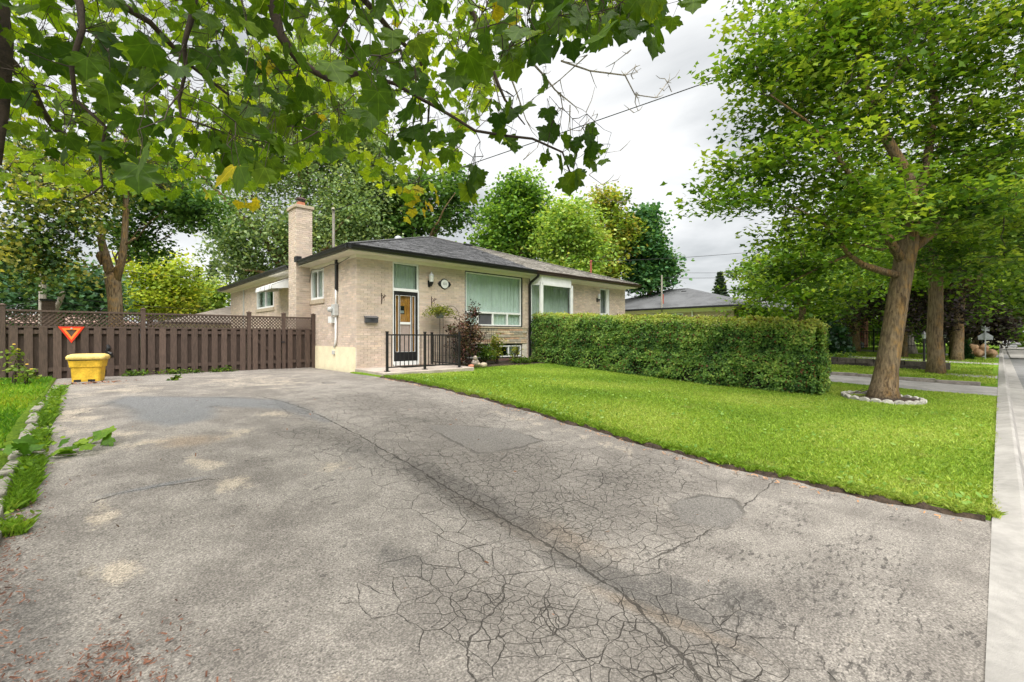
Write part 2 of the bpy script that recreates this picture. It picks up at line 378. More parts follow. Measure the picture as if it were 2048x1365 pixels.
def lawn_sheet(name, x0, x1, y0, y1, lift=0.0, res=.25, **p):
    xs = np.linspace(x0, x1, int((x1 - x0) / res) + 2); ys = np.linspace(y0, y1, int((y1 - y0) / res) + 2)
    return sheet(name, xs, ys, lambda x, y: lawn_z(x, y) + lift, M['lawn'], .2 + lift, **ST)
lawn_sheet('front_lawn', 5.36, 16.25, .05, 12.28)
lawn_sheet('side_lawn', -14, -.50, -1, 15.6)
lawn_sheet('verge_lawn', 19.75, 24.9, .05, 14, .03)
lawn_sheet('terrace_lawn', 25.25, 44.5, .05, 18, .04, .5)
lawn_sheet('far_lawn', 56, 110, .05, 30, .0, 2)
# soil lip along the lawn edge
def lip():
    ys = np.linspace(.08, 10.4, 130); mb = MB(); rings = []
    for y in ys:
        j = .03 * math.sin(y * 5.1) + .02 * math.sin(y * 13.7 + 1) + .012 * math.sin(y * 31 + 2); z = g1(5.3, y)
        rings.append([(5.285 + j, y, z + .002), (5.32 + j, y, z + .028 + .01 * math.sin(y * 17)), (5.42, y, z + .048), (5.42, y, z - .1), (5.285 + j, y, z - .1)])
    mb.loft(rings); return mb.obj('soil_edge', M['soil'], **ST)
lip()
# driveway
def poly_sd(X, Y, pts):
    """signed distance to an open polyline"""
    best = np.full(X.shape, 9.0); sg = np.ones(X.shape); p = np.array(pts, float)
    for a, b in zip(p[:-1], p[1:]):
        d = b - a; t = np.clip(((X - a[0]) * d[0] + (Y - a[1]) * d[1]) / (d @ d), 0, 1)
        ex, ey = X - a[0] - t * d[0], Y - a[1] - t * d[1]; q = np.hypot(ex, ey)
        s_ = np.sign(d[0] * ey - d[1] * ex); s_[s_ == 0] = 1
        u = q < best; best[u] = q[u]; sg[u] = s_[u]
    # past either end the line stops
    return best * sg
def inside(X, Y, poly):
    r = np.zeros(X.shape, bool); p = poly
    for (x0, y0), (x1, y1) in zip(p, p[1:] + p[:1]):
        r ^= ((y0 > Y) != (y1 > Y)) & (X < (x1 - x0) * (Y - y0) / (y1 - y0 + 1e-12) + x0)
    return r
def blob(X, Y, L):
    r = np.zeros(X.shape)
    for x, y, sx, sy, ang, amp in L:
        c, s_ = math.cos(RAD(ang)), math.sin(RAD(ang)); u = (X - x) * c + (Y - y) * s_; v = -(X - x) * s_ + (Y - y) * c
        r = np.maximum(r, amp * np.exp(-((u / sx) ** 2 + (v / sy) ** 2)))
    return r
WETP = [(.26, 9.45), (.5, 10.1), (1.68, 9.07), (2.38, 8.23), (2.46, 6.4), (2.16, 7.44), (1.45, 8.2), (1.22, 7.24), (.77, 7.06), (.5, 7.67), (.5, 8.47)]
def driveway():
    xs = np.linspace(-.52, 5.40, 149); ys = np.concatenate([np.linspace(.03, 8, 220), np.linspace(8.05, 15.6, 120)])
    def zf(x, y):
        return gz(x, y) + .006 * wob(np.stack([x, y, x * 0], -1), 2.2) - .025 * np.exp(-((x - 2.45) / .25) ** 2) * (y < 7)
    V, F = grid(xs, ys, zf); me = fast_mesh('driveway', V, F, M['asphalt'], smooth=True); X, Y = V[:, 0], V[:, 1]
    al = blob(X, Y, [(3.6, 7.2, .9, 1.4, 0, .75), (3.9, 5.6, 1.3, 1.0, 0, .8), (3.4, 3.6, 1.2, 1.2, 0, .9), (4.1, 2.6, 1.0, .7, 0, .95), (2.9, 2.4, .9, .9, 0, .95),
                     (1.75, 1.75, .42, .85, 25, .9), (2.0, 1.1, .55, .6, 0, .95), (3.3, 1.75, .7, .35, 0, .7), (2.2, 5.6, .5, .8, 0, .8), (2.5, 3.4, .35, 1.6, 0, 1.0), (2.35, 7.2, .35, 1.2, 0, .6), (4.3, 9.5, .8, 1.2, 0, .3)])
    al *= np.where((X > 2.75) & (Y < 1.45 + (X - 2.7) * .03), .0, 1)
    dk = blob(X, Y, [(1.5, 2.72, .18, .42, 10, .75), (2.62, 1.35, .12, .22, 0, 1), (2.5, 3.2, .26, 1.5, 0, .95), (2.40, 1.6, .20, .9, 0, .95), (2.0, 6.0, .4, .25, 0, .5), (2.75, 1.0, .3, .25, 0, .75),
                     (3.9, 2.75, .5, .35, 0, .55), (-.2, 3.2, .22, .8, 0, .65), (3.5, 5.75, .5, .2, -40, .6), (3.1, .8, .5, .3, 0, .5), (4.2, .35, 1.2, .10, 0, .4), (2.3, 4.9, .3, .6, 0, .6), (3.3, 7.9, .25, .12, 0, .5), (1.1, 10.2, .5, .2, 0, .5), (.7, 5.9, .4, .15, 0, .4)])
    sa = blob(X, Y, [(.86, 5.31, .14, .30, 20, .9), (.95, 4.6, .20, .18, 0, 1), (1.84, 4.55, .22, .14, 0, .8), (.08, 4.5, .12, .35, 0, .8), (.15, 3.53, .12, .18, 0, .9), (.45, 6.3, .5, .2, 30, .6), (-.1, 8.2, .3, 1.4, 0, .7),
                     (2.0, 7.1, .25, .35, 0, .7), (.5, 11.5, .8, 1.5, 0, .55), (2.9, 11.5, 1.4, 2.4, 0, .55), (.3, 6.9, .25, .35, 0, .7), (1.3, 6.3, .3, .2, 0, .6), (4.9, 4.5, .3, 3, 0, .35)])
    br = blob(X, Y, [(.85, 6.2, .35, .3, 0, .7), (.6, 1.7, .3, .25, 0, .6), (2.28, 1.25, .08, .5, 10, .75), (2.42, 2.6, .12, 1.1, 0, .5), (.3, 12.9, .5, .3, 0, .7), (2.6, 2.2, .2, .5, 0, .6)])
    wet = blob(X, Y, [(.45, 4.88, .45, .05, 0, .7)])
    for poly in (WETP,):
        s_ = np.abs(poly_sd(X, Y, poly + poly[:1])); q = np.where(inside(X, Y, poly), s_, -s_); wet = np.maximum(wet, np.clip(.5 + q * 2.2, 0, 1))
        dk = np.maximum(dk, .5 * np.exp(-((q - .02) / .10) ** 2) * (Y > 8.1))
    pat = np.zeros(len(X))
    for poly in ([(3.44, 5.42), (3.84, 5.12), (4.32, 4.66), (4.3, 4.02), (3.86, 3.98), (3.45, 4.02), (3.28, 4.08), (3.32, 4.67)],
                 [(3.77, 1.99), (4.21, 1.92), (4.34, 1.66), (4.05, 1.46), (3.62, 1.46), (3.49, 1.75)], [(3.85, 10.3), (4.05, 10.2), (4.0, 9.85), (3.75, 9.95)]):
        s_ = np.abs(poly_sd(X, Y, poly + poly[:1])); q = np.where(inside(X, Y, poly), s_, -s_); pat = np.maximum(pat, np.clip(.5 + q * 5, 0, 1))
    for nm, arr in (('wear_a', (al, dk, sa)), ('wear_b', (wet, pat, br))): set_tint(me, np.stack(arr, -1), nm)
    a = me.attributes.new('pitting', 'FLOAT', 'POINT'); a.data.foreach_set('value', blob(X, Y, [(3.2, .7, 1.2, .55, 0, 1), (4.2, 1.1, .9, .3, 0, .7), (2.9, 1.3, .4, .4, 0, .8), (1.6, 4.5, 1.0, 1.2, 0, .25)]).astype(np.float32))
    lines = dict(seam_a=[(2.2, 9.0), (2.35, 8.13), (2.5, 6.76), (2.51, 5.47), (2.49, 4.43), (2.47, 3.65), (2.47, 3.12), (2.46, 2.66), (2.44, 2.21), (2.36, 1.83), (2.29, 1.52), (2.24, 1.36), (2.14, 1.18), (2.05, 1.03), (1.9, .8), (1.7, .3)],
                 seam_b=[(1.86, 2.81), (1.94, 2.39), (1.89, 2.11), (1.77, 1.94), (1.49, 1.83), (1.35, 1.76), (1.28, 1.65), (1.22, 1.5), (1.3, 1.1)],
                 seam_c=[(5.3, 1.6), (4.13, 1.53), (3.35, 1.53), (2.71, 1.61)], seam_d=[(-.4, 8.0), (-.19, 8.22), (.34, 9.44), (.98, 9.75), (1.58, 9.1), (2.2, 8.6)],
                 seam_e=[(.05, 4.8), (.2, 4.87), (.4, 4.86), (.81, 4.8)], seam_f=[(1.6, 14.2), (2.4, 12.41), (3.3, 12.6), (4.9, 12.2), (5.2, 11.2)])
    for nm, pts in lines.items():
        d = poly_sd(X, Y, pts); a = me.attributes.new(nm, 'FLOAT', 'POINT'); a.data.foreach_set('value', d.astype(np.float32))
    return link('driveway', me, None, **ST)
driveway()
# kerb, gutter, road
def extr(name, prof, x0, x1, mat, step=1.0, **p):
    xs = np.arange(x0, x1 + 1e-6, step); rings = [[(x, y, z) for y, z in prof(x)] for x in xs]; return MB().loft(rings).obj(name, mat, **p)
def kerb_prof(x):
    dep = min(1, max(0, (x - 5.0) / .9)) * (0 if 16.0 < x < 19.9 else 1) * (0 if 44.5 < x < 56 else 1); t = .02 + .10 * dep
    return [(.045, -.2), (.045, .006 + (t - .02) * .55), (-.12, t - .016), (-.15, t - .03), (-.19, -.03), (-.47, -.045), (-.47, -.2)]
xs_k = sorted(set([-12, -6, 0, 1.5, 3, 4.5, 5, 5.2, 5.4, 5.6, 5.9, 7.5, 9, 10.5, 12, 13.5, 15, 15.9, 16.1, 18, 19.8, 20, 24, 28, 32, 36, 40, 44.4, 44.6, 50, 55.9, 56.1, 70, 110]))
mb = MB(); mb.loft([[(x, y, z) for y, z in kerb_prof(x)] for x in xs_k]); mb.obj('kerb', M['concrete'], **ST)
sheet('road', np.linspace(-40, 320, 60), np.linspace(-9.5, -.46, 8), lambda x, y: -.05 + .05 * np.clip(-(y + .46) / 4, 0, 1), M['road'], **ST)
sheet('cross_road', np.linspace(45, 55.5, 6), np.linspace(-.44, 60, 12), lambda x, y: x * 0 - .03, M['road'], **ST)
sheet('far_pavement', np.linspace(46, 90, 12), np.linspace(-9, -.5, 5), lambda x, y: x * 0 + .012, M['concrete'], **ST)
# neighbour's driveway with its kerbs, and the pale path beyond
sheet('neighbour_driveway', np.linspace(16.3, 19.5, 12), np.linspace(.05, 14, 40), lambda x, y: gz(x, y) + .012, pm('weathered_grey_asphalt', (.27, .258, .245), .93, .2, 1.4, .006, 90), .2, **ST)
mb = MB()
for y in np.arange(.4, 13.6, 1.0): mb.box(19.52, 19.7, y, y + .985, g1(19.6, y) - .1, g1(19.6, y + .5) + .11)
mb.obj('driveway_kerb', M['concrete_dk'], **ST)
sheet('garden_path', np.linspace(22.5, 23.6, 5), np.linspace(.06, 1.35, 6), lambda x, y: gz(x, y) + .095, M['concrete'], .2, **ST)
sheet('far_path', np.linspace(33.2, 34.6, 5), np.linspace(.06, 12, 16), lambda x, y: gz(x, y) + .10, M['concrete'], .2, **ST)

# grass, nobody could count it
def blades(name, P, h, w, cols, seed=1, lean=.5, parent=None, mat='grass'):
    r = np.random.default_rng(seed); n = len(P)
    a = r.uniform(0, 2 * np.pi, n); hh = h * r.uniform(.5, 1.35, n); ww = w * r.uniform(.7, 1.3, n); l = r.uniform(.1, 1, n) * lean * hh; b = r.uniform(0, 2 * np.pi, n)
    dx, dy = np.cos(a) * ww / 2, np.sin(a) * ww / 2
    V = np.empty((n, 4, 3)); V[:, 0] = P - np.stack([dx, dy, hh * 0], -1); V[:, 1] = P + np.stack([dx, dy, hh * 0], -1)
    m_ = P + np.stack([np.cos(b) * l * .35, np.sin(b) * l * .35, hh * .62], -1); V[:, 2] = m_ + np.stack([dx, dy, hh * 0], -1) * .8
    V[:, 3] = P + np.stack([np.cos(b) * l, np.sin(b) * l, hh], -1)
    i = np.arange(n)[:, None] * 4; F = np.concatenate([i + np.array([[0, 1, 2]]), i + np.array([[0, 2, 3]])])
    cols = np.array(cols); t = wob(P, .9, 3) * .5 + .5 + r.normal(0, .22, n); t = np.clip(t, 0, .999) * (len(cols) - 1); k = t.astype(int)
    c = cols[k] * (1 - (t - k)[:, None]) + cols[k + 1] * (t - k)[:, None]; c = c * r.uniform(.75, 1.25, n)[:, None]; dry = np.clip(wob(P, 2.7, 7) * .9 + wob(P, 7.3, 1) * .6 - .55, 0, 1)[:, None] * .55; c = c * (1 - dry) + np.array([.36, .33, .13]) * dry
    return link(name, fast_mesh(name, V.reshape(-1, 3), F, M[mat], np.repeat(c, 4, 0)), parent, kind='stuff')
GC = [(.12, .21, .020), (.215, .335, .034), (.30, .405, .052), (.38, .45, .09)]
def scatter(n, x0, x1, y0, y1, near=2.2, seed=3, cut=None, lift=0):
    r = np.random.default_rng(seed); X = r.uniform(x0, x1, n * 4); Y = r.uniform(y0, y1, n * 4)
    d = np.hypot(X, Y); p = np.clip((near / d) ** 1.3, 0, 1); k = r.uniform(0, 1, n * 4) < p / p.max()
    if cut is not None: k &= ~cut(X, Y)
    X, Y = X[k][:n], Y[k][:n]; return np.stack([X, Y, lawn_z(X, Y) + lift - .004], -1)
porch_cut = lambda x, y: ((x < 8.35) & (y > 10.42)) | ((x > 12.5) & (x < 13.2) & (y > 3.2)) | ((x > 8.3) & (x < 12.2) & (y > 11.45))
P = scatter(210000, 5.34, 16.2, .0, 12.2, 5, 3, porch_cut)
P[:, 0] += np.where(P[:, 0] < 5.4, .03 * np.sin(P[:, 1] * 5.1), 0)
tag(blades('lawn_grass', P, .034, .010, GC, 3, 1.2), 'bright green mown grass of the front lawn beside the driveway', 'grass')
P = scatter(20000, 5.27, 5.48, .02, 10.4, 5, 13, lambda x, y: x < 5.33 + .035 * np.sin(y * 5.1) + .03 * np.sin(y * 19) + .02 * np.sin(y * 43)); P[:, 2] -= .01
tag(blades('edge_grass', P, .045, .010, [(.10, .19, .012), (.15, .28, .016), (.25, .33, .05)], 13, 1.5), 'ragged grass hanging over the soil lip of the front lawn', 'grass')
P = scatter(75000, -5, -.54, 2.4, 15.3, 5, 4, lambda x, y: (x > -.60 + .10 * np.clip((y - 9) / 3, 0, 1)) & (x < -.38 + .10 * np.clip((y - 9) / 3, 0, 1)))
tag(blades('side_lawn_grass', P, .065, .011, [(.07, .19, .012), (.13, .29, .012), (.24, .36, .02), (.33, .36, .03)], 4, .9), 'yellowish green grass beside the concrete edging left of the driveway', 'grass')
P = np.concatenate([scatter(16000, 19.8, 24.8, .1, 9, 20, 5, lift=.03), scatter(16000, 25.3, 44, .2, 10, 25, 6, lift=.04)])
tag(blades('verge_grass', P, .06, .03, GC, 5, .9), 'green grass verge beyond the neighbour driveway along the kerb', 'grass')

# ------------------------------------------------------------------ the semi-detached house
XA, XB, XM, YF, YR = 5.55, 18.94, 12.25, 12.30, 27.4
house = thing('semi_detached_house', 'low buff brick semi-detached house with shallow grey hip roof behind the railing and hedge', 'house', (12.25, 19.5, .48))
fo = [(6.66, 7.57, .60, 3.72), (9.34, 12.06, .68, 3.72), (12.42, 14.90, 1.2, 3.72), (16.93, 17.68, .9, 3.66)]      # front openings x0,x1,z0,z1
so_ = [(14.70, 15.78, 2.62, 3.68), (19.95, 22.40, 2.60, 3.62)]                                                    # side openings y0,y1,z0,z1
def cells(u0, u1, z0, z1, ops):
    us = sorted({u0, u1} | {o[0] for o in ops} | {o[1] for o in ops}); out = []
    for a, b in zip(us[:-1], us[1:]):
        segs = [(z0, z1)]
        for o in ops:
            if o[0] <= a and o[1] >= b:
                segs = [s_ for lo, hi in segs for s_ in ((lo, min(hi, o[2])), (max(lo, o[3]), hi)) if s_[1] - s_[0] > .005]
        out += [(a, b, lo, hi) for lo, hi in segs]
    return out
mb = MB()
for a, b, lo, hi in cells(XA + .012, XB - .012, .2, 3.84, fo): mb.box(a, b, YF + .012, YF + .2, lo, hi)
for a, b, lo, hi in cells(YF + .2, YR, .2, 3.84, so_): mb.box(XA + .012, XA + .2, a, b, lo, hi)
mb.box(XB - .2, XB - .012, YF + .2, YR, .2, 3.84); mb.box(XA + .2, XB - .2, YR - .2, YR, .2, 3.84)
wall = mb.obj('wall', M['mortar'], house)
rb = random.Random(11)
def brick_tint():
    k = rb.gauss(1, .075); return (k * rb.uniform(.98, 1.03), k, k * rb.uniform(.95, 1.03))
def lay(u0, u1, z0, z1, ops, off=0, L=.215, H=.0667, j=.011):
    out = []; k = 0; z = z0
    while z < z1 - .02:
        h_ = min(H - j, z1 - z); u = u0 - (L / 2 if k % 2 else 0) + off
        while u < u1:
            segs = [(max(u, u0), min(u + L - j, u1))]
            for o in ops:
                if o[2] < z + h_ - .01 and o[3] > z + .01:
                    segs = [s_ for lo, hi in segs for s_ in ((lo, min(hi, o[0])), (max(lo, o[1]), hi))]
            out += [(lo, hi, z, z + h_) for lo, hi in segs if hi - lo > .035]
            u += L
        z += H; k += 1
    return out
bricks = []   # (box extents)
for a, b, lo, hi in lay(XA, XB, .46, 3.72, fo + [(9.1, 12.28, .0, 1.84)]): bricks.append((a, b, YF - rb.uniform(0, .003), YF + .02, lo, hi))
for a, b, lo, hi in lay(YF + .024, YR, 1.195, 3.72, so_): bricks.append((XA, XA + .02, a, b, lo, hi))
def seen_size(e):
    c = ((e[0] + e[1]) / 2, (e[2] + e[3]) / 2); d = c[0] * CX + c[1] * SX
    ln = (e[1] - e[0]) * .7 + (e[3] - e[2]) * .7; return ln / d if ln > .12 else 0
bricks.sort(key=seen_size, reverse=True)
for e in bricks[:300]: MB().box(*e, tint=brick_tint()).obj('brick', M['brick'], wall)
mb = MB()
for e in bricks[300:]: mb.box(*e, tint=brick_tint())
mb.obj('brickwork', M['brick'], wall, kind='stuff')
box('parging', (XA - .012, XA + .012, YF + .10, YR, .2, 1.19), M['parge'], house)
# stone ledge panel and sill below the picture window
box('window_sill', (9.14, 12.30, YF - .05, YF + .12, 1.785, 1.838), M['sill'], house, .006)
z = 1.24
MB().box(9.3, 12.06, YF + .03, YF + .19, 1.225, 1.784).obj('stone_backing', M['mortar'], wall)
rs = random.Random(5)
for H_ in (.062, .09, .07, .10, .065, .08, .066):
    x = 9.12
    while x < 12.24:
        L_ = rs.uniform(.22, .75); x1 = min(x + L_, 12.27); k = rs.uniform(.75, 1.12); t = rs.choice([(1, 1, 1), (1.1, .95, .85), (.85, .87, .9), (1.12, .82, .72), (1.05, 1.0, .9)])
        MB().box(x, x1 - .008, YF - rs.uniform(.005, .035), YF + .04, z, z + H_ - .008, tint=tuple(k * c_ for c_ in t)).obj('ledge_stone', M['stone'], wall, bevel=.006)
        x = x1
    z += H_
# soffit, frieze, roof
mb = MB(); mb.box(5.16, 19.34, 11.86, YF + .03, 3.80, 3.83); mb.box(5.16, XA + .03, YF + .03, 27.8, 3.80, 3.83); mb.box(XB - .03, 19.34, YF + .03, 27.8, 3.80, 3.83)
mb.obj('soffit', M['cream'], house)
mb = MB(); mb.box(XA - .02, XB + .02, YF - .022, YF + .01, 3.715, 3.80); mb.box(XA - .022, XA + .01, YF + .01, 27.4, 3.715, 3.80); mb.obj('frieze_board', M['cream'], house)
EZ, PITCH, HW = 3.965, 1 / 3, 7.10
x0, x1, y0, y1 = 5.15, 19.35, 11.85, 27.85; pk = EZ + HW * PITCH
mb = MB(); mb.add([(x0, y0, EZ), (x1, y0, EZ), (x1, y1, EZ), (x0, y1, EZ), (XM, y0 + HW, pk), (XM, y1 - HW, pk), (x0, y0, EZ - .13), (x1, y0, EZ - .13), (x1, y1, EZ - .13), (x0, y1, EZ - .13)],
                  [(0, 1, 4), (1, 2, 5, 4), (2, 3, 5), (3, 0, 4, 5), (0, 6, 7, 1), (1, 7, 8, 2), (2, 8, 9, 3), (3, 9, 6, 0), (6, 9, 8, 7)])
roof = mb.obj('roof', M['deck'], house)
sn = math.hypot(1, PITCH); mb = MB(); d = -.03; k = 0
while d < HW - .05:
    xx = x0 + d - rs.uniform(0, .3)
    while xx < x1 - d:
        w_ = rs.choice([.17, .22, .33, .28]); a = max(xx, x0 + max(d, 0)); b = min(xx + w_ - .004, x1 - max(d, 0))
        if b - a > .03:
            t_ = rs.choice([.006, .010, .016]); d2 = min(d + .20, HW)
            div = XM + .23 * d + .10 * math.sin(d * 9)
            k_ = max(.55, rs.gauss(1, .17)); tn = (.27 * k_, .272 * k_, .285 * k_) if (a + b) / 2 < div else (.56 * k_, .525 * k_, .47 * k_)
            za, zb = EZ + d * PITCH + .012 + t_, EZ + d2 * PITCH + .006
            mb.add([(a, y0 + d, za), (b, y0 + d, za), (b, y0 + d2, zb), (a, y0 + d2, zb), (a, y0 + d, za - t_ - .01), (b, y0 + d, za - t_ - .01)], [(0, 1, 2, 3), (4, 5, 1, 0)], tn)
        xx += w_
    d += .135
mb.obj('shingles', M['shingle'], roof, kind='stuff')
mb = MB(); mb.bar((x0, y0, EZ + .03), (XM, y0 + HW, pk + .03), .16, .025, (.3, .3, .31)); mb.bar((XM, y0 + HW, pk + .032), (x1, y0, EZ + .032), .16, .025, (.52, .5, .45)); mb.obj('hip_cap', M['shingle'], roof)
MB().lathe([(.10, 0), (.10, .35), (.17, .36), (.17, .42), (.14, .47), (.03, .52)], (10.52, 18.9, 5.6)).obj('flue_pipe', M['galv'], roof, smooth=False)
box('roof_vent', (13.2, 13.65, 17.35, 17.75, 5.72, 5.93), M['black'], roof, .03)
# gutters and downspouts
def gutter(name, a, b, mat, out):
    a, b = Vector(a), Vector(b); o_ = Vector(out); pr = [(0, 0), (.06, 0), (.095, .045), (.10, .09), (.13, .10), (.13, .125), (.105, .125), (.095, .105), (0, .11)]
    return MB().loft([[p + o_ * q[0] + Vector((0, 0, q[1])) for q in pr] for p in (a, b)]).obj(name, mat, house)
gutter('gutter', (5.02, 11.84, 3.835), (XM + .02, 11.84, 3.835), M['black'], (0, -1, 0))
gutter('gutter', (XM + .02, 11.84, 3.832), (19.45, 11.84, 3.832), M['brown_metal'], (0, -1, 0))
gutter('gutter', (5.14, 11.71, 3.836), (5.14, 15.62, 3.836), M['black'], (-1, 0, 0))
gutter('gutter', (5.14, 16.72, 3.836), (5.14, 27.9, 3.836), M['black'], (-1, 0, 0))
mb = MB(); mb.box(5.0, 5.16, 15.55, 15.80, 3.92, 4.10); mb.bar((5.15, 15.9, 4.02), (5.62, 15.9, 4.22), .2, .02); mb.obj('chimney_flashing', M['black'], house)
ds = MB(); pts = [(12.38, 11.78, 3.85), (12.38, 11.80, 3.74), (12.36, 12.16, 3.55), (12.36, 12.22, 3.45), (12.36, 12.22, .62)]
for a, b in zip(pts[:-1], pts[1:]): ds.bar(a, b, .075, .06, up=(0, 1, .3))
ds.obj('downspout', M['black'], house)
# side-wall service: black cover, conduit, meter
box('service_cover', (XA - .07, XA - .003, 13.55, 13.67, 2.88, 3.79), M['black'], house, .005)
MB().tube([(XA - .05, 13.61, 2.9), (XA - .05, 13.61, 2.42)], .032).tube([(XA - .05, 13.62, 2.2), (XA - .05, 13.62, 1.45), (XA - .045, 13.66, 1.3), (XA - .03, 13.8, 1.17)], .032).obj('conduit', M['white'], house, smooth=True)
mt = box('meter_box', (XA - .14, XA - .003, 13.52, 13.76, 2.12, 2.46), M['grey_box'], house, .012)
MB().lathe([(.085, 0), (.085, .05), (.07, .10), (.02, .12)], (XA - .14, 13.72, 2.30), 16, M=Matrix.Rotation(RAD(-90), 4, 'Y')).obj('meter_dial', M['grey_box'], mt, smooth=True)
box('junction_box', (XA - .13, XA - .003, 13.80, 14.03, 1.90, 2.10), M['white'], house, .012)
box('outlet_box', (XA - .07, XA - .014, 13.76, 13.88, .95, 1.07), M['grey_box'], house, .008)
MB().tube([(XA - .03, 12.7, 3.76), (XA - .12, 13.3, 3.62), (XA - .05, 14.0, 3.7), (XA - .15, 14.6, 3.6), (XA - .05, 15.6, 3.72), (XA - .05, 15.86, 3.3)], .008, 5).obj('cable', M['black'], house)
box('drain_pipe', (XA - .05, XA - .003, 24.6, 24.66, 1.0, 3.7), M['grey_box'], house)

# windows
def wavy(name, x0, x1, z0, z1, y, mat, parent, amp=.03, per=.16, axis='x', seed=1):
    r = random.Random(seed); n = int((x1 - x0) / .02); us = [x0 + (x1 - x0) * i / n for i in range(n + 1)]; ph = 0; off = []
    for u in us: ph += 2 * math.pi * .02 / per * r.uniform(.6, 1.4); off.append(amp * math.sin(ph) + amp * .4 * math.sin(ph * 2.3))
    vs = []
    for z_, k in ((z0, 1.15), (z1, .85)):
        for u, o_ in zip(us, off): vs.append((u, y + o_ * k, z_) if axis == 'x' else (y + o_ * k, u, z_))
    me = fast_mesh(name, np.array(vs), np.array([[i, i + 1, n + 2 + i, n + 1 + i] for i in range(n)]), mat, smooth=True)
    return link(name, me, parent)
def frame_x(name, x0, x1, z0, z1, y0, y1, t, mat, parent):
    mb = MB(); mb.box(x0, x1, y0, y1, z0, z0 + t); mb.box(x0, x1, y0, y1, z1 - t, z1); mb.box(x0, x0 + t, y0, y1, z0 + t, z1 - t); mb.box(x1 - t, x1, y0, y1, z0 + t, z1 - t)
    return mb.obj(name, mat, parent)
def frame_y(name, y0, y1, z0, z1, x0, x1, t, mat, parent):
    mb = MB(); mb.box(x0, x1, y0, y1, z0, z0 + t); mb.box(x0, x1, y0, y1, z1 - t, z1); mb.box(x0, x1, y0, y0 + t, z0 + t, z1 - t); mb.box(x0, x1, y1 - t, y1, z0 + t, z1 - t)
    return mb.obj(name, mat, parent)
# picture window
w = frame_x('window', 9.345, 12.055, 1.84, 3.715, YF + .02, YF + .14, .035, M['black'], house)
frame_x('frame', 9.382, 12.0, 1.876, 3.68, YF + .03, YF + .13, .04, M['white'], w)
box('transom_bar', (9.423, 11.96, YF + .035, YF + .13, 2.30, 2.365), M['white'], w)
for x_ in (9.92, 10.61, 11.31): box('mullion', (x_ - .032, x_ + .032, YF + .036, YF + .128, 1.917, 2.299), M['white'], w)
box('pane', (9.423, 11.96, YF + .07, YF + .076, 2.366, 3.64), M['glass'], w)
for a, b in ((9.423, 9.887), (10.643, 11.277), (11.343, 11.96)): box('pane', (a, b, YF + .08, YF + .086, 1.917, 2.299), M['glass'], w)
box('insect_screen', (9.953, 10.577, YF + .082, YF + .086, 1.917, 2.299), pm('dark_screen', (.09, .09, .10), .8, .1, 9), w)
wavy('curtain', 9.39, 12.0, 1.88, 3.68, YF + .15, M['curtain'], w, .036, .15, seed=2)
box('dark_backing', (9.30, 12.1, YF + .45, YF + .47, .70, 3.75), M['dark_room'], w)  # dark sheet behind the curtains, painted as the unlit room
# basement windows
for (a, b) in ((9.40, 10.66), (10.72, 12.03)):
    w = frame_x('basement_window', a, b, .70, 1.20, YF + .03, YF + .13, .02, M['black'], house)
    frame_x('frame', a + .025, b - .025, .745, 1.165, YF + .04, YF + .12, .045, M['white'], w)
    m_ = (a + b) / 2; box('mullion', (m_ - .03, m_ + .03, YF + .045, YF + .118, .79, 1.12), M['white'], w)
    for p, q in ((a + .07, m_ - .03), (m_ + .03, b - .07)): box('pane', (p, q, YF + .07, YF + .076, .79, 1.12), M['glass'], w)
    wavy('curtain', m_ + .25, b - .05, .75, 1.17, YF + .3, M['curtain'], w, .02, .12, seed=3)
box('area_sill', (9.36, 12.08, YF - .03, YF + .14, .62, .698), pm('red_brown_sill', (.20, .12, .10), .9, .2, 8), house)
# front door with transom
tw = frame_x('transom_window', 6.67, 7.56, 2.90, 3.715, YF + .03, YF + .12, .045, M['white'], house)
box('pane', (6.715, 7.515, YF + .06, YF + .066, 2.945, 3.67), M['glass'], tw); wavy('curtain', 6.70, 7.53, 2.93, 3.68, YF + .2, M['sheer'], tw, .02, .1, seed=4)
mb = MB(); mb.box(6.67, 6.70, YF + .0, YF + .14, .66, 2.898); mb.box(7.53, 7.56, YF + .0, YF + .14, .66, 2.898); mb.box(6.70, 7.53, YF + .0, YF + .14, 2.855, 2.898); mb.box(6.70, 7.53, YF - .03, YF + .14, .62, .745); mb.obj('door_frame', M['white'], house)
dr = MB()
for a, b, lo, hi in cells(6.70, 7.53, .75, 2.85, [(6.765, 6.875, 1.03, 2.73), (6.915, 7.285, 1.03, 2.73), (7.325, 7.435, 1.03, 2.73)]): dr.box(a, b, YF + .03, YF + .07, lo, hi)
door = dr.obj('storm_door', M['black'], house)
for a, b in ((6.765, 6.875), (6.915, 7.285), (7.325, 7.435)):
    frame_x('glazing_bead', a - .003, b + .003, 1.027, 2.733, YF + .022, YF + .045, .009, M['white'], door)
box('cross_bar', (6.93, 7.27, YF + .02, YF + .045, 1.86, 1.93), M['white'], door)
for a, b, lo in ((6.785, 6.857, 1.05), (6.935, 7.265, 1.931), (7.345, 7.417, 1.05)): box('pane', (a, b, YF + .05, YF + .055, lo, 2.71), M['glass'], door)
box('mesh_panel', (6.935, 7.265, YF + .05, YF + .056, 1.05, 1.859), M['screen'], door)
box('kick_plate', (6.76, 7.47, YF + .022, YF + .032, .80, .99), M['black'], door)
MB().tube([(7.49, YF + .0, 1.72), (7.49, YF - .02, 1.70), (7.49, YF - .02, 1.58), (7.49, YF + .0, 1.56)], .011, 6).obj('handle', M['black'], door)
box('wooden_door', (6.70, 7.53, YF + .10, YF + .15, .76, 2.85), M['wood_door'], house)
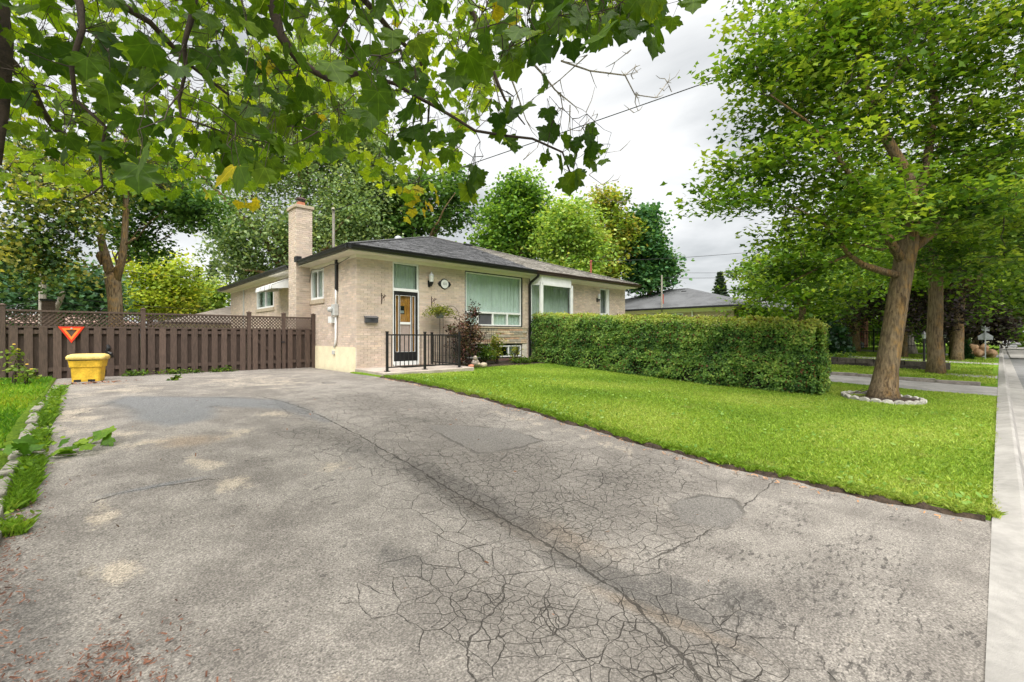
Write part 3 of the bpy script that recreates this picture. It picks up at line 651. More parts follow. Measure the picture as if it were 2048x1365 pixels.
wdw = box('door_window', (6.95, 7.10, YF + .085, YF + .10, 2.18, 2.42), M['black'], door); box('door_window_pane', (6.965, 7.085, YF + .08, YF + .084, 2.20, 2.28), M['galv'], wdw)
box('doormat', (6.60, 7.70, 11.55, 12.05, .632, .646), pm('brown_doormat', (.13, .085, .065), 1, .25, 20, .01, 80), None, label='thin brown doormat on the porch below the black front door', category='mat')
# side windows
for (a, b, lo, hi, nm) in ((14.70, 15.78, 2.62, 3.68, 1), (19.95, 22.40, 2.60, 3.62, 2)):
    w = frame_y('side_window', a, b, lo + .08, hi, XA - .015, XA + .1, .07, M['white'], house); m_ = (a + b) / 2
    box('mullion', (XA + .0, XA + .08, m_ - .03, m_ + .03, lo + .15, hi - .07), M['white'], w)
    for p, q in ((a + .07, m_ - .03), (m_ + .03, b - .07)): box('pane', (XA + .045, XA + .05, p, q, lo + .15, hi - .07), M['glass'], w)
    wavy('curtain', m_ + .05, b - .1, lo + .1, hi, XA + .2, M['curtain'], w, .02, .12, 'y', 5); box('room_shade', (XA + .35, XA + .37, a, b, lo, hi), M['dark_room'], w)
    box('sill', (XA - .04, XA + .1, a - .06, b + .06, lo - .06, lo + .08), M['sill'], w, .006)
# bay window of the right-hand half
bay = MB().add([(12.45, 12.29, 3.55), (12.66, 11.89, 3.55), (14.42, 11.89, 3.55), (14.90, 12.29, 3.55), (12.45, 12.29, 3.798), (12.66, 11.89, 3.798), (14.42, 11.89, 3.798), (14.90, 12.29, 3.798)],
               [(0, 1, 5, 4), (1, 2, 6, 5), (2, 3, 7, 6), (0, 3, 2, 1), (4, 5, 6, 7), (0, 4, 7, 3)]).obj('bay_window', M['white'], house)
mb = MB()
for a, b in (((12.45, 12.29), (12.66, 11.89)), ((12.66, 11.89), (14.42, 11.89)), ((14.42, 11.89), (14.90, 12.29))):
    for z_, t_ in ((3.50, .10), (1.58, .12)): mb.bar((*a, z_), (*b, z_), .07, t_)
for x_, y_, t_ in ((12.45, 12.27, .07), (12.66, 11.90, .12), (14.42, 11.90, .13), (14.88, 12.26, .10)): mb.box(x_ - t_ / 2, x_ + t_ / 2, y_ - .045, y_ + .045, 1.2, 3.549)
mb.obj('frame', M['white'], bay)
for a, b in (((12.47, 12.24), (12.65, 11.94)), ((12.72, 11.90), (14.36, 11.90)), ((14.48, 11.94), (14.84, 12.22))): MB().bar((*a, 2.56), (*b, 2.56), .006, 1.8).obj('pane', M['glass'], bay)
wavy('curtain', 12.5, 14.8, 1.55, 3.55, 12.42, pm('pale_green_curtain', (.66, .74, .66), .85, .08, 3), bay, .03, .15, seed=6)
MB().add([(12.45, 12.29, 1.2), (12.66, 11.89, 1.2), (14.42, 11.89, 1.2), (14.90, 12.29, 1.2), (12.45, 12.29, 1.52), (12.66, 11.89, 1.52), (14.42, 11.89, 1.52), (14.90, 12.29, 1.52)],
         [(0, 1, 5, 4), (1, 2, 6, 5), (2, 3, 7, 6), (4, 5, 6, 7)]).obj('bay_panel', M['white'], bay)
w = frame_x('sidelight_window', 16.94, 17.67, .92, 3.655, YF + .02, YF + .12, .05, M['white'], house)
box('post', (17.42, 17.62, YF + .0, YF + .1, .97, 3.6), M['white'], w); box('transom_bar', (16.99, 17.42, YF + .03, YF + .1, 2.45, 2.55), M['white'], w)
box('pane', (16.99, 17.42, YF + .06, YF + .066, 2.55, 3.6), M['glass'], w); wavy('curtain', 16.96, 17.6, 2.5, 3.62, YF + .2, pm('grey_blind', (.30, .31, .29), .8, .05, 5), w, .01, .06, seed=7)
box('panel', (16.99, 17.42, YF + .05, YF + .09, .97, 2.45), M['white'], w)
# chimney
cx0, cx1, cy0, cy1, ct = 5.08, 5.60, 15.85, 16.60, 5.76
ch = MB().box(cx0 + .012, cx1 - .012, cy0 + .012, cy1 - .012, .3, ct).obj('chimney', M['mortar'], house); mb = MB()
for a, b, lo, hi in lay(cx0, cx1, .5, ct, []): mb.box(a, b, cy0, cy0 + .02, lo, hi, brick_tint())
for a, b, lo, hi in lay(cy0 + .022, cy1, .5, ct, [], .1): mb.box(cx0, cx0 + .02, a, b, lo, hi, brick_tint())
mb.obj('brickwork', M['brick'], ch, kind='stuff')
box('chimney_crown', (cx0 - .05, cx1 + .05, cy0 - .05, cy1 + .05, ct, ct + .10), M['sill'], ch, .01)
MB().lathe([(.15, 0), (.15, .17), (.12, .17)], (5.34, 16.2, ct + .10), 4, M=Matrix.Rotation(RAD(45), 4, 'Z')).obj('flue_liner', M['clay'], ch)
mb = MB()
for a in range(4): mb.tube([(5.34 + .11 * math.cos(a * 1.571 + .78), 16.2 + .11 * math.sin(a * 1.571 + .78), ct + .25), (5.34 + .13 * math.cos(a * 1.571 + .78), 16.2 + .13 * math.sin(a * 1.571 + .78), ct + .37)], .012, 5)
mb.lathe([(.21, .36), (.20, .385), (.06, .45), (.02, .455)], (5.34, 16.2, ct), 4, M=Matrix.Rotation(RAD(45), 4, 'Z')); mb.obj('rain_cap', M['brown_metal'], ch)
# awning over the side door: scalloped white and grey strips
aw = MB().box(XA - .02, XA, 17.3, 19.2, 3.55, 3.62).obj('awning', M['white'], house); mg = pm('grey_awning_strip', (.42, .43, .42), .6, .1, 6)
n_ = 14; ya, yb = 17.25, 19.25
for i in range(n_):
    a = ya + (yb - ya) * i / n_; b = ya + (yb - ya) * (i + 1) / n_ - .004
    MB().add([(XA - .02, a, 3.66), (XA - .02, b, 3.66), (4.72, b, 3.30), (4.72, a, 3.30), (4.70, a, 3.17), (4.70, (a + b) / 2, 3.13), (4.70, b, 3.17), (XA - .02, a, 3.64), (XA - .02, b, 3.64), (4.73, b, 3.28), (4.73, a, 3.28)],
             [(0, 1, 2, 3), (3, 2, 6, 5, 4), (7, 10, 9, 8), (0, 3, 10, 7), (1, 8, 9, 2)]).obj('awning_panel', mg if i % 4 == 1 else M['white'], aw)
for y_ in (ya, yb): MB().add([(XA - .02, y_, 3.65), (4.72, y_, 3.29), (4.72, y_, 3.16), (XA - .02, y_, 3.25)], [(0, 1, 2, 3)]).obj('awning_cheek', M['white'], aw)
# masts
MB().tube([(6.3, 15.8, 4.3), (6.3, 15.8, 5.9)], .045, 8).tube([(6.3, 15.8, 5.78), (6.26, 15.74, 5.92), (6.24, 15.7, 5.86)], .05, 8).obj('service_mast', M['wood_pole'], house)
MB().tube([(19.0, 14.37, 4.2), (19.0, 14.37, 5.32)], .05, 8).lathe([(.05, 0), (.07, .03), (.06, .1), (.02, .12)], (19.0, 14.37, 5.3)).obj('service_mast', M['rust'], house)

# porch slab
mb = MB(); mb.loft([[(5.50, 12.3, .25), (5.42, 10.42, .25), (8.28, 10.46, .25), (8.28, 12.3, .25)], [(5.50, 12.3, .60), (5.42, 10.42, .585), (8.28, 10.46, .60), (8.28, 12.3, .63)]])
po = mb.obj('porch_slab', pm('pinkish_concrete', (.43, .37, .32), .9, .16, 3, .004, 100), bevel=.015)
tag(po, 'low concrete porch slab below the black front door', 'porch')
# railing
rl = thing('porch_railing', 'black metal railing with thin balusters around the front porch', 'railing', (6.9, 10.75, .6))
PA, PB, PC, PD = (5.65, 10.72), (6.76, 10.70), (7.92, 10.70), (7.98, 12.22)
for i, (x_, y_) in enumerate((PA, PB, PC, PD)):
    MB().box(x_ - .027, x_ + .027, y_ - .027, y_ + .027, .60, 1.60).box(x_ - .033, x_ + .033, y_ - .033, y_ + .033, 1.60, 1.625).box(x_ - .06, x_ + .06, y_ - .06, y_ + .06, .60, .615).obj('post', M['black'], rl)
for (a, b), n_ in (((PA, PB), 8), ((PB, PC), 9), ((PC, PD), 13)):
    MB().bar((*a, 1.535), (*b, 1.535), .045, .035).obj('top_rail', M['black'], rl); MB().bar((*a, .70), (*b, .70), .03, .03).obj('bottom_rail', M['black'], rl)
    for i in range(1, n_ + 1):
        t = i / (n_ + 1); x_, y_ = a[0] + (b[0] - a[0]) * t, a[1] + (b[1] - a[1]) * t; MB().box(x_ - .008, x_ + .008, y_ - .008, y_ + .008, .715, 1.52).obj('baluster', M['black'], rl)
# wall lamps
def wall_lamp(x, z, label, s=1.0):
    t = thing('wall_lantern', label, 'lamp', (x, YF, z), None); y = YF - .13 * s
    MB().box(x - .04 * s, x + .04 * s, YF - .02, YF - .001, z - .13 * s, z + .05 * s).tube([(x, YF - .01, z - .08 * s), (x, y - .02, z - .12 * s), (x, y, z - .02 * s)], .014 * s, 6).lathe([(.015 * s, -.10 * s), (.05 * s, -.05 * s), (.065 * s, 0)], (x, y, z), 8).obj('bracket', M['black'], t)
    MB().lathe([(.055 * s, 0), (.075 * s, .17 * s)], (x, y, z + .003), 8).obj('lantern_glass', pm('frosted_glass', (.62, .64, .60), .15, .1, 30, spec=.6), t)
    MB().lathe([(.085 * s, .17 * s), (.06 * s, .21 * s), (.02 * s, .25 * s), (.008 * s, .30 * s)], (x, y, z + .004), 8).obj('lantern_cap', M['galv'], t)
wall_lamp(7.92, 3.20, 'black and glass lantern on the brick between transom window and number plaque', 1.1)
wall_lamp(16.70, 3.15, 'small dark lantern on the right-hand half beside its narrow white window', .9)
# number plaque
def text(s, size, loc, mat, parent, name):
    cu = bpy.data.curves.new(name, 'FONT'); cu.body = s; cu.size = size; cu.align_x = 'CENTER'; cu.align_y = 'CENTER'; cu.extrude = .002
    tmp = bpy.data.objects.new(name, cu); C.objects.link(tmp); me = bpy.data.meshes.new_from_object(tmp.evaluated_get(bpy.context.evaluated_depsgraph_get()))
    bpy.data.objects.remove(tmp); me.materials.clear(); me.materials.append(mat); me.transform(Matrix.Translation(loc) @ Matrix.Rotation(RAD(90), 4, 'X')); return link(name, me, parent)
pq = thing('number_plaque', 'round white house number plaque reading 101 with dark rim right of the lantern', 'sign', (8.50, YF, 3.19))
RX = Matrix.Rotation(RAD(90), 4, 'X')
MB().lathe([(.17, 0), (.175, .012), (.155, .03), (.145, .03)], (8.50, YF - .001, 3.19), 24, M=RX).obj('plaque_rim', M['black'], pq)
for s_ in (-1, 1):
    MB().prism([(8.50 + s_ * .16, 3.10), (8.50 + s_ * .21, 3.12), (8.50 + s_ * .255, 3.19), (8.50 + s_ * .21, 3.26), (8.50 + s_ * .16, 3.28)], YF - .022, YF - .002).obj('side_scroll', M['black'], pq)
MB().lathe([(.142, 0), (.142, .034)], (8.50, YF - .001, 3.19), 24, M=RX).obj('plaque_face', M['white'], pq)
text('101', .125, (8.50, YF - .037, 3.19), pm('plaque_ink', (.22, .23, .23), .6), pq, 'number')
# mailbox
ml = thing('mailbox', 'dark grey wall mailbox numbered 101 on the brick left of the front door', 'mailbox', (5.97, YF, 1.88))
MB().loft([[(x_, YF - .002, 1.885), (x_, YF - .095, 1.885), (x_, YF - .10, 2.03), (x_, YF - .002, 2.06)] for x_ in (5.775, 6.155)]).obj('mailbox_body', pm('grey_painted_steel', (.06, .063, .07), .5, .15, 12), ml, bevel=.006)
MB().loft([[(x_, YF - .001, 2.062), (x_, YF - .112, 2.034), (x_, YF - .112, 2.015), (x_, YF - .001, 2.085)] for x_ in (5.765, 6.165)]).obj('lid', pm('grey_painted_lid', (.10, .10, .105), .5, .15, 12), ml)
text('101', .10, (5.99, YF - .101, 1.955), M['black'], ml, 'number')
# scroll hooks
def hook(x, z, label):
    mb = MB(); y = YF - .004; mb.box(x - .012, x + .012, y - .01, y, z - .16, z + .16)
    mb.tube([(x, y - .005, z - .05), (x, y - .09, z + .0), (x, y - .2, z + .03), (x, y - .26, z + .07), (x, y - .29, z + .05)], .008, 6); mb.tube([(x, y - .005, z + .06), (x, y - .06, z + .09), (x, y - .12, z + .05), (x, y - .10, z + .0), (x, y - .06, z + .03)], .007, 6)
    mb.tube([(x, y - .14, z + .02), (x, y - .18, z + .10), (x, y - .22, z + .08), (x, y - .19, z + .04)], .007, 6); mb.tube([(x, y - .15, z + .01), (x, y - .18, z - .06), (x, y - .15, z - .07)], .007, 6)
    tag(mb.obj('basket_bracket', pm('rusty_iron', (.06, .035, .025), .8, .3, 30)), label, 'bracket')
hook(6.30, 2.60, 'rusty scrolled basket bracket on the brick left of the front door')
hook(8.01, 2.60, 'rusty scrolled basket bracket on the brick right of the front door')

# ------------------------------------------------------------------ the board fence
FY = 15.46
fence = thing('board_fence', 'dark brown board fence with lattice top between the house and the left lawn', 'fence', (1.1, FY, .45))
rf = random.Random(21)
def ft(): k = rf.gauss(1, .10); return (k, k * .99, k * .98)
posts = [-3.86, -1.37, 1.12, 3.61, 4.58, 5.49]
for x_ in posts:
    MB().box(x_ - .05, x_ + .05, FY - .05, FY + .05, .3, 2.20, ft()).box(x_ - .062, x_ + .062, FY - .062, FY + .062, 2.20, 2.225, ft()).loft([[(x_ - .05, FY - .05, 2.225), (x_ + .05, FY - .05, 2.225), (x_ + .05, FY + .05, 2.225), (x_ - .05, FY + .05, 2.225)], [(x_ - .012, FY - .012, 2.25), (x_ + .012, FY - .012, 2.25), (x_ + .012, FY + .012, 2.25), (x_ - .012, FY + .012, 2.25)]], True, ft()).obj('post', M['fence'], fence)
for x0_, x1_ in zip(posts[:-1], posts[1:]):
    a, b = x0_ + .052, x1_ - .052
    box('top_rail', (a, b, FY - .04, FY + .045, 2.075, 2.12), M['fence'], fence)
    box('lattice_rail', (a, b, FY - .035, FY + .04, 1.70, 1.745), M['fence'], fence)
    for z_ in (1.56, .66): box('back_rail', (a, b, FY - .012, FY + .028, z_, z_ + .09), M['fence'], fence)
    n_ = max(3, round((b - a) / .232)); p_ = (b - a) / n_
    MB().box(a, a + p_ * .5 - .03, FY + .045, FY + .062, .46, 1.70, (.8, .8, .8)).obj('board', M['fence'], fence); MB().box(b - p_ * .5 + .03, b, FY + .045, FY + .062, .46, 1.70, (.8, .8, .8)).obj('board', M['fence'], fence)  # end boards at the back tinted darker, painted shade beside the posts
    for i in range(n_):
        u = a + p_ * (i + .5); l = rf.uniform(-.004, .004)
        MB().box(u - .072, u + .072, FY - .034 + l, FY - .014 + l, .43 + rf.uniform(0, .03), 1.70, ft()).obj('board', M['fence'], fence)
        if i < n_ - 1: MB().box(u + p_ / 2 - .072, u + p_ / 2 + .072, FY + .045, FY + .062, .46, 1.70, (.8, .8, .8)).obj('board', M['fence'], fence)  # back boards tinted darker, shade of the gaps put into the colour
    z0_, z1_ = 1.746, 2.074; hgt = z1_ - z0_
    for s_, yo in ((1, -.006), (-1, .008)):
        u = a - hgt if s_ > 0 else a
        while u < (b if s_ > 0 else b + hgt):
            ua, ub = u, u + s_ * hgt; za, zb = z0_, z1_   # runs from (ua,z0) to (ub,z1)
            lo, hi = (a, b)
            t0, t1 = 0.0, 1.0
            for bound, sg in ((lo, 1), (hi, -1)):
                fa, fb = sg * (ua - bound), sg * (ub - bound)
                if fa < 0 and fb < 0: t0 = 2
                elif fa < 0: t0 = max(t0, fa / (fa - fb))
                elif fb < 0: t1 = min(t1, fa / (fa - fb))
            if t1 - t0 > .08:
                p0 = (ua + (ub - ua) * t0, FY + yo, za + (zb - za) * t0); p1 = (ua + (ub - ua) * t1, FY + yo, za + (zb - za) * t1)
                MB().bar(p0, p1,   .010, .027, ft(), up=(-s_ * .707, 0, .707)).obj('lattice_slat', M['fence'], fence)
            u += .092
MB().bar((3.68, FY + .015, 1.52), (4.5, FY + .015, .78), .012, .08, ft()).obj('gate_brace', M['fence'], fence)
box('gate_latch', (4.50, 4.60, FY - .075, FY - .04, 1.30, 1.34), M['black'], fence)
# gate hardware with a black tie hanging on the fence
MB().tube([(.42, FY - .05, 1.28), (.44, FY - .07, 1.2), (.40, FY - .06, 1.12), (.47, FY - .07, 1.06), (.52, FY - .05, .98)], [.03, .045, .03, .05, .02], 7).obj('strap_bundle', M['black'], fence)

# grit bin
gb = thing('grit_bin', 'yellow plastic grit bin with faded lid standing by the brown fence', 'bin', (.04, 14.15, .47)); rot = RAD(-14)
bx_, by_ = .06, 14.2; Z0 = .475
MB().loft([rect_ring(bx_, by_, hx, hy, Z0 + z_, r_, rot) for hx, hy, z_, r_ in ((.245, .195, .0, .05), (.25, .20, .06, .06), (.265, .212, .33, .06), (.285, .23, .335, .06), (.295, .24, .43, .06), (.305, .25, .50, .06))]).obj('bin_body', M['yellow'], gb, smooth=False)
lid = MB().loft([rect_ring(bx_, by_, hx, hy, Z0 + z_, r_, rot) for hx, hy, z_, r_ in ((.32, .265, .50, .07), (.335, .28, .51, .08), (.335, .28, .565, .08), (.315, .26, .60, .09), (.26, .2, .625, .1), (.14, .08, .63, .05))]).obj('bin_lid', M['yellow_pale'], gb, smooth=True)
cs, sn_ = math.cos(rot), math.sin(rot)
for u in (-.14, .10):
    MB().box(u - .06, u + .06, -.212, -.15, Z0 - .005, Z0 + .055, M=Matrix.Translation((bx_, by_, 0)) @ Matrix.Rotation(rot, 4, 'Z')).obj('fork_slot', M['black'], gb)
MB().box(-.27, .25, -.258, -.2, Z0 + .485, Z0 + .499, M=Matrix.Translation((bx_, by_, 0)) @ Matrix.Rotation(rot, 4, 'Z')).obj('lid_gap', M['black'], gb)
# warning triangle on the fence
def tri_ring(c, w_, h_, k): return [(c[0] - w_ / 2 * k, c[1] + h_ * (.333 + (k - 1) * .333)), (c[0] + w_ / 2 * k, c[1] + h_ * (.333 + (k - 1) * .333)), (c[0], c[1] - h_ * (.667 + (k - 1) * .667))]
wt_ = thing('warning_triangle', 'red and orange downward-pointing reflective triangle on the fence above the yellow bin', 'sign', (-.24, FY - .04, 1.6))
def tri(name, k0, k1, y0_, y1_, mat):
    c_ = (-.24, 1.60); A, B = tri_ring(c_, .47, .40, k0), tri_ring(c_, .47, .40, k1); vs = [(x_, y_, z_) for y_ in (y0_, y1_) for x_, z_ in A + B]; fs = []
    for i in range(3):
        j = (i + 1) % 3; fs += [(i, j, 3 + j, 3 + i), (6 + i, 9 + i, 9 + j, 6 + j), (i, 6 + i, 6 + j, j), (3 + i, 3 + j, 9 + j, 9 + i)]
    return MB().add(vs, fs).obj(name, mat, wt_)
tri('red_border', 1.0, .72, FY - .05, FY - .036, M['red']); tri('orange_band', .72, .42, FY - .049, FY - .037, M['orange'])
MB().lathe([(.02, 0), (.02, .02)], (-.24, FY - .05, 1.69), 8, M=RX).obj('screw', M['galv'], wt_)

# driveway edging on the left, short worn concrete lengths
ed = thing('driveway_edging', 'worn concrete edging strip half buried in grass left of the driveway', 'edging', (-.45, 8, .4)); y_ = 2.2; re_ = random.Random(4)
while y_ < 12.6:
    L_ = re_.uniform(.42, .6); z_ = g1(-.4, y_ + L_ / 2); x_ = -.47 + .02 * math.sin(y_ * 2) + (.10 if y_ > 9 else 0) * min(1, (y_ - 9) / 3); k = re_.uniform(.85, 1.25)
    MB().box(-.05, .05, 0, L_ - .02, -.1, .055 + re_.uniform(-.03, .012), (k * .72, k * .70, k * .65), Matrix.Translation((x_, y_, z_)) @ Matrix.Rotation(re_.uniform(-.05, .05), 4, 'Z')).obj('edging_block', M['pale_stone'], ed, bevel=.02)
    y_ += L_

# ------------------------------------------------------------------ leaves and plants
def maple_outline():
    h = [(0, 0), (.18, -.12), (.38, -.12), (.56, -.03), (.52, .07), (.50, .15), (.66, .22), (.80, .46), (.66, .47), (.56, .58), (.38, .53), (.40, .70), (.25, .78), (.12, .88), (0, 1.06)]
    return np.array(h + [(-x, y) for x, y in h[-2:0:-1]])
def leaf_template(kind, curl=.22, seed=0):
    """flat outline with the stalk at the origin and the tip along +y, folded and curled a little"""
    r = np.random.default_rng(seed)
    if kind == 'maple': o = maple_outline(); c = (0, .33)
    elif kind == 'lobed': o = np.array([(0, 0), (.34, -.10), (.42, .14), (.72, .42), (.34, .48), (.26, .74), (0, 1.05), (-.26, .74), (-.34, .48), (-.72, .42), (-.42, .14), (-.34, -.10)]); c = (0, .33)
    elif kind == 'star': o = np.array([(0, -.05), (.70, .32), (.30, .50), (0, 1.05), (-.30, .50), (-.70, .32)]); c = None
    elif kind == 'oval': o = np.array([(0, 0), (.30, .25), (.30, .65), (0, 1), (-.30, .65), (-.30, .25)]); c = None
    elif kind == 'spray': o = np.array([(0, 0), (.42, .30), (.16, .48), (.38, .80), (0, 1.0), (-.38, .78), (-.15, .46), (-.42, .28)]); c = (0, .5)
    else: o = np.array([(0, 0), (.36, .45), (0, 1), (-.36, .45)]); c = None
    if c is not None:
        P_ = np.vstack([o, [c]]); n = len(o); F_ = np.array([[n, i, (i + 1) % n] for i in range(n)])
    else:
        P_ = o; n = len(o); F_ = np.array([[0, i, i + 1] for i in range(1, n - 1)])
    z = -curl * P_[:, 0] ** 2 * 1.1 - curl * .35 * (P_[:, 1] - .2) ** 2 + .05 * np.abs(P_[:, 0]) + curl * .22 * np.sin(P_[:, 0] * 7 + seed) * np.abs(P_[:, 0]) + r.normal(0, .012, len(P_))
    V_ = np.column_stack([P_, z]); V_[:, 1] *= .95
    return V_, F_
def frames(n, up, spread, r, tip=None, tspread=.8):
    """random leaf frames: columns x, y(tip), z(normal)"""
    nz = np.array(up) + r.normal(0, spread, (n, 3)); nz /= np.linalg.norm(nz, axis=1)[:, None]
    ty = r.normal(0, 1, (n, 3)) if tip is None else np.array(tip) + r.normal(0, tspread, (n, 3))
    ty -= nz * (ty * nz).sum(1)[:, None]; ty /= np.linalg.norm(ty, axis=1)[:, None] + 1e-9
    return np.stack([np.cross(ty, nz), ty, nz], -1)
def leaf_xy(me, V_, n=1):
    a = me.attributes.new('leaf_xy', 'FLOAT_VECTOR', 'POINT'); a.data.foreach_set('vector', np.tile(V_ * np.array([1, 1, 0]), (n, 1)).astype(np.float32).ravel())
def leaves_mesh(name, P_, R_, S_, col, tmpl, mat):
    V_, F_ = tmpl; n, k = len(P_), len(V_)
    W = np.einsum('nij,kj->nki', R_, V_) * S_[:, None, None] + P_[:, None]
    F = (F_[None] + (np.arange(n) * k)[:, None, None]).reshape(-1, 3)
    me = fast_mesh(name, W.reshape(-1, 3), F, mat, np.repeat(col, k, 0))
    if mat is M.get('leaf_near'): leaf_xy(me, V_, n)
    return me
def mixcol(cols, t):
    cols = np.array(cols); t = np.clip(t, 0, .9999) * (len(cols) - 1); k = t.astype(int); return cols[k] * (1 - (t - k)[:, None]) + cols[k + 1] * (t - k)[:, None]
def clumps(blobs, n_cl, r, shell=.45):
    """clump centres through the volume of a few ellipsoids, thicker towards the outside"""
    w = np.array([b[1][0] * b[1][1] * b[1][2] for b in blobs]) ** .75; w /= w.sum(); k = r.choice(len(blobs), n_cl, p=w)
    d = r.normal(0, 1, (n_cl, 3)); d /= np.linalg.norm(d, axis=1)[:, None]; d *= (r.uniform(0, 1, n_cl) ** shell)[:, None]
    return np.array([blobs[i][0] for i in k]) + d * np.array([blobs[i][1] for i in k]), np.linalg.norm(d, axis=1)
def limb_path(a, b, r, k=6, sag=.0, w=.06):
    a, b = Vector(a), Vector(b); L_ = (b - a).length; out = []
    for i in range(k + 1):
        t = i / k; p = a.lerp(b, t) + Vector((0, 0, sag * L_ * (t - t * t) * 4))
        if 0 < i < k: p += Vector(r.normal(0, w * L_ / k ** .5, 3))
        out.append(p)
    return out
def tree(name, label, limbs, blobs, n_cl, per, size, cols, tmpl='spray', spread=.55, cr=.35, bark='bark', group=None, seed=1, twigs=0, cat='tree', shell=.45, hue=.35, part_leaves=0, tip=None, flat=.55, mat='leaf', part_view=None, twig_r=.012):
    r = np.random.default_rng(seed); base = limbs[0][0][0]
    t = thing(name, label, cat, base, group)
    mb = MB(); nodes = []
    for pts, rad in limbs:
        mb.tube(pts, list(np.interp(np.linspace(0, 1, len(pts)), np.linspace(0, 1, len(rad)), rad)), 10 if max(rad) > .1 else 6); nodes += [tuple(p) for p in pts[1:]]
    cc, dd = clumps(blobs, n_cl, r, shell)
    tr_ = mb.obj('trunk', M[bark], t, smooth=True)
    nd = np.array(nodes)
    if twigs:
        mt_ = MB(); order = np.argsort([np.min(((nd - c_) ** 2).sum(1)) for c_ in cc]); pool = nd.copy()
        for i in order[:twigs]:
            q = pool[np.argmin(((pool - cc[i]) ** 2).sum(1))]; L_ = np.linalg.norm(cc[i] - q)
            if L_ < .08: continue
            path = limb_path(q, cc[i], r, 5, -.03, .09); mt_.tube(path, list(np.linspace(twig_r * (1 + .4 * L_), twig_r * .4, 6)), 4)
            pool = np.vstack([pool, [tuple(p) for p in path[2:]]])
        mt_.obj('twigs', M['twig'], t, kind='stuff')
    n = n_cl * per; ci = np.repeat(np.arange(n_cl), per)
    off = np.clip(r.normal(0, 1, (n, 3)), -1.9, 1.9) * np.array([1, 1, flat]) * cr; P_ = cc[ci] + off
    S_ = size * r.uniform(.65, 1.3, n); R_ = frames(n, (0, 0, 1), spread, r, tip)
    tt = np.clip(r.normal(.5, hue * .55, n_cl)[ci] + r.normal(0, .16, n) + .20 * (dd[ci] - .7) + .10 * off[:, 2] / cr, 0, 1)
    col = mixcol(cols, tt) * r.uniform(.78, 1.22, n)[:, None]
    own = np.zeros(n, bool); T = leaf_template(tmpl, seed=seed)
    if part_leaves:
        dpt = P_[:, 0] * CX + P_[:, 1] * SX; px = CXP + FPX * (P_[:, 0] * SX - P_[:, 1] * CX) / dpt; py = HYP - FPX * (P_[:, 2] - HC) / dpt
        vis = (px > 0) & (px < 2048) & (py > 0) & (py < 1365); sc = np.where(vis, S_ / dpt, 0); own[np.argsort(-sc)[:part_leaves]] = True
        me_cache = []
        for s_ in range(12):
            V_, F_ = leaf_template(tmpl, seed=s_ + 50); me_cache.append(fast_mesh('leaf', V_, F_, M[mat], np.repeat(mixcol(cols, np.array([s_ / 12 + .04])), len(V_), 0)))
        for i in np.where(own)[0]:
            o = link('leaf', me_cache[int(np.clip(tt[i] * 12, 0, 11))], t); o.matrix_basis = Matrix.Translation(P_[i]) @ Matrix(R_[i]).to_4x4() @ Matrix.Scale(S_[i], 4)
    k = ~own
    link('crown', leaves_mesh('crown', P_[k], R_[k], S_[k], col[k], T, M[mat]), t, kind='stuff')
    return t
def blobs_px(L): return [(np.array(at(x, y, d)), np.array([rx * d / FPX, (rd if rd else rx * d / FPX), ry * d / FPX])) for x, y, rx, ry, d, rd in L]
def rot_blobs(L):   # keeps radii in the camera-facing plane roughly right by using the mean horizontal radius
    return [(c_, np.array([(r_[0] + r_[1]) / 2, (r_[0] + r_[1]) / 2, r_[2]])) for c_, r_ in L]
def trunk_px(L): return [at(x, y, d) for x, y, d in L]
def G(x, y, lift=0): return Vector((x, y, g1(x, y) + lift))

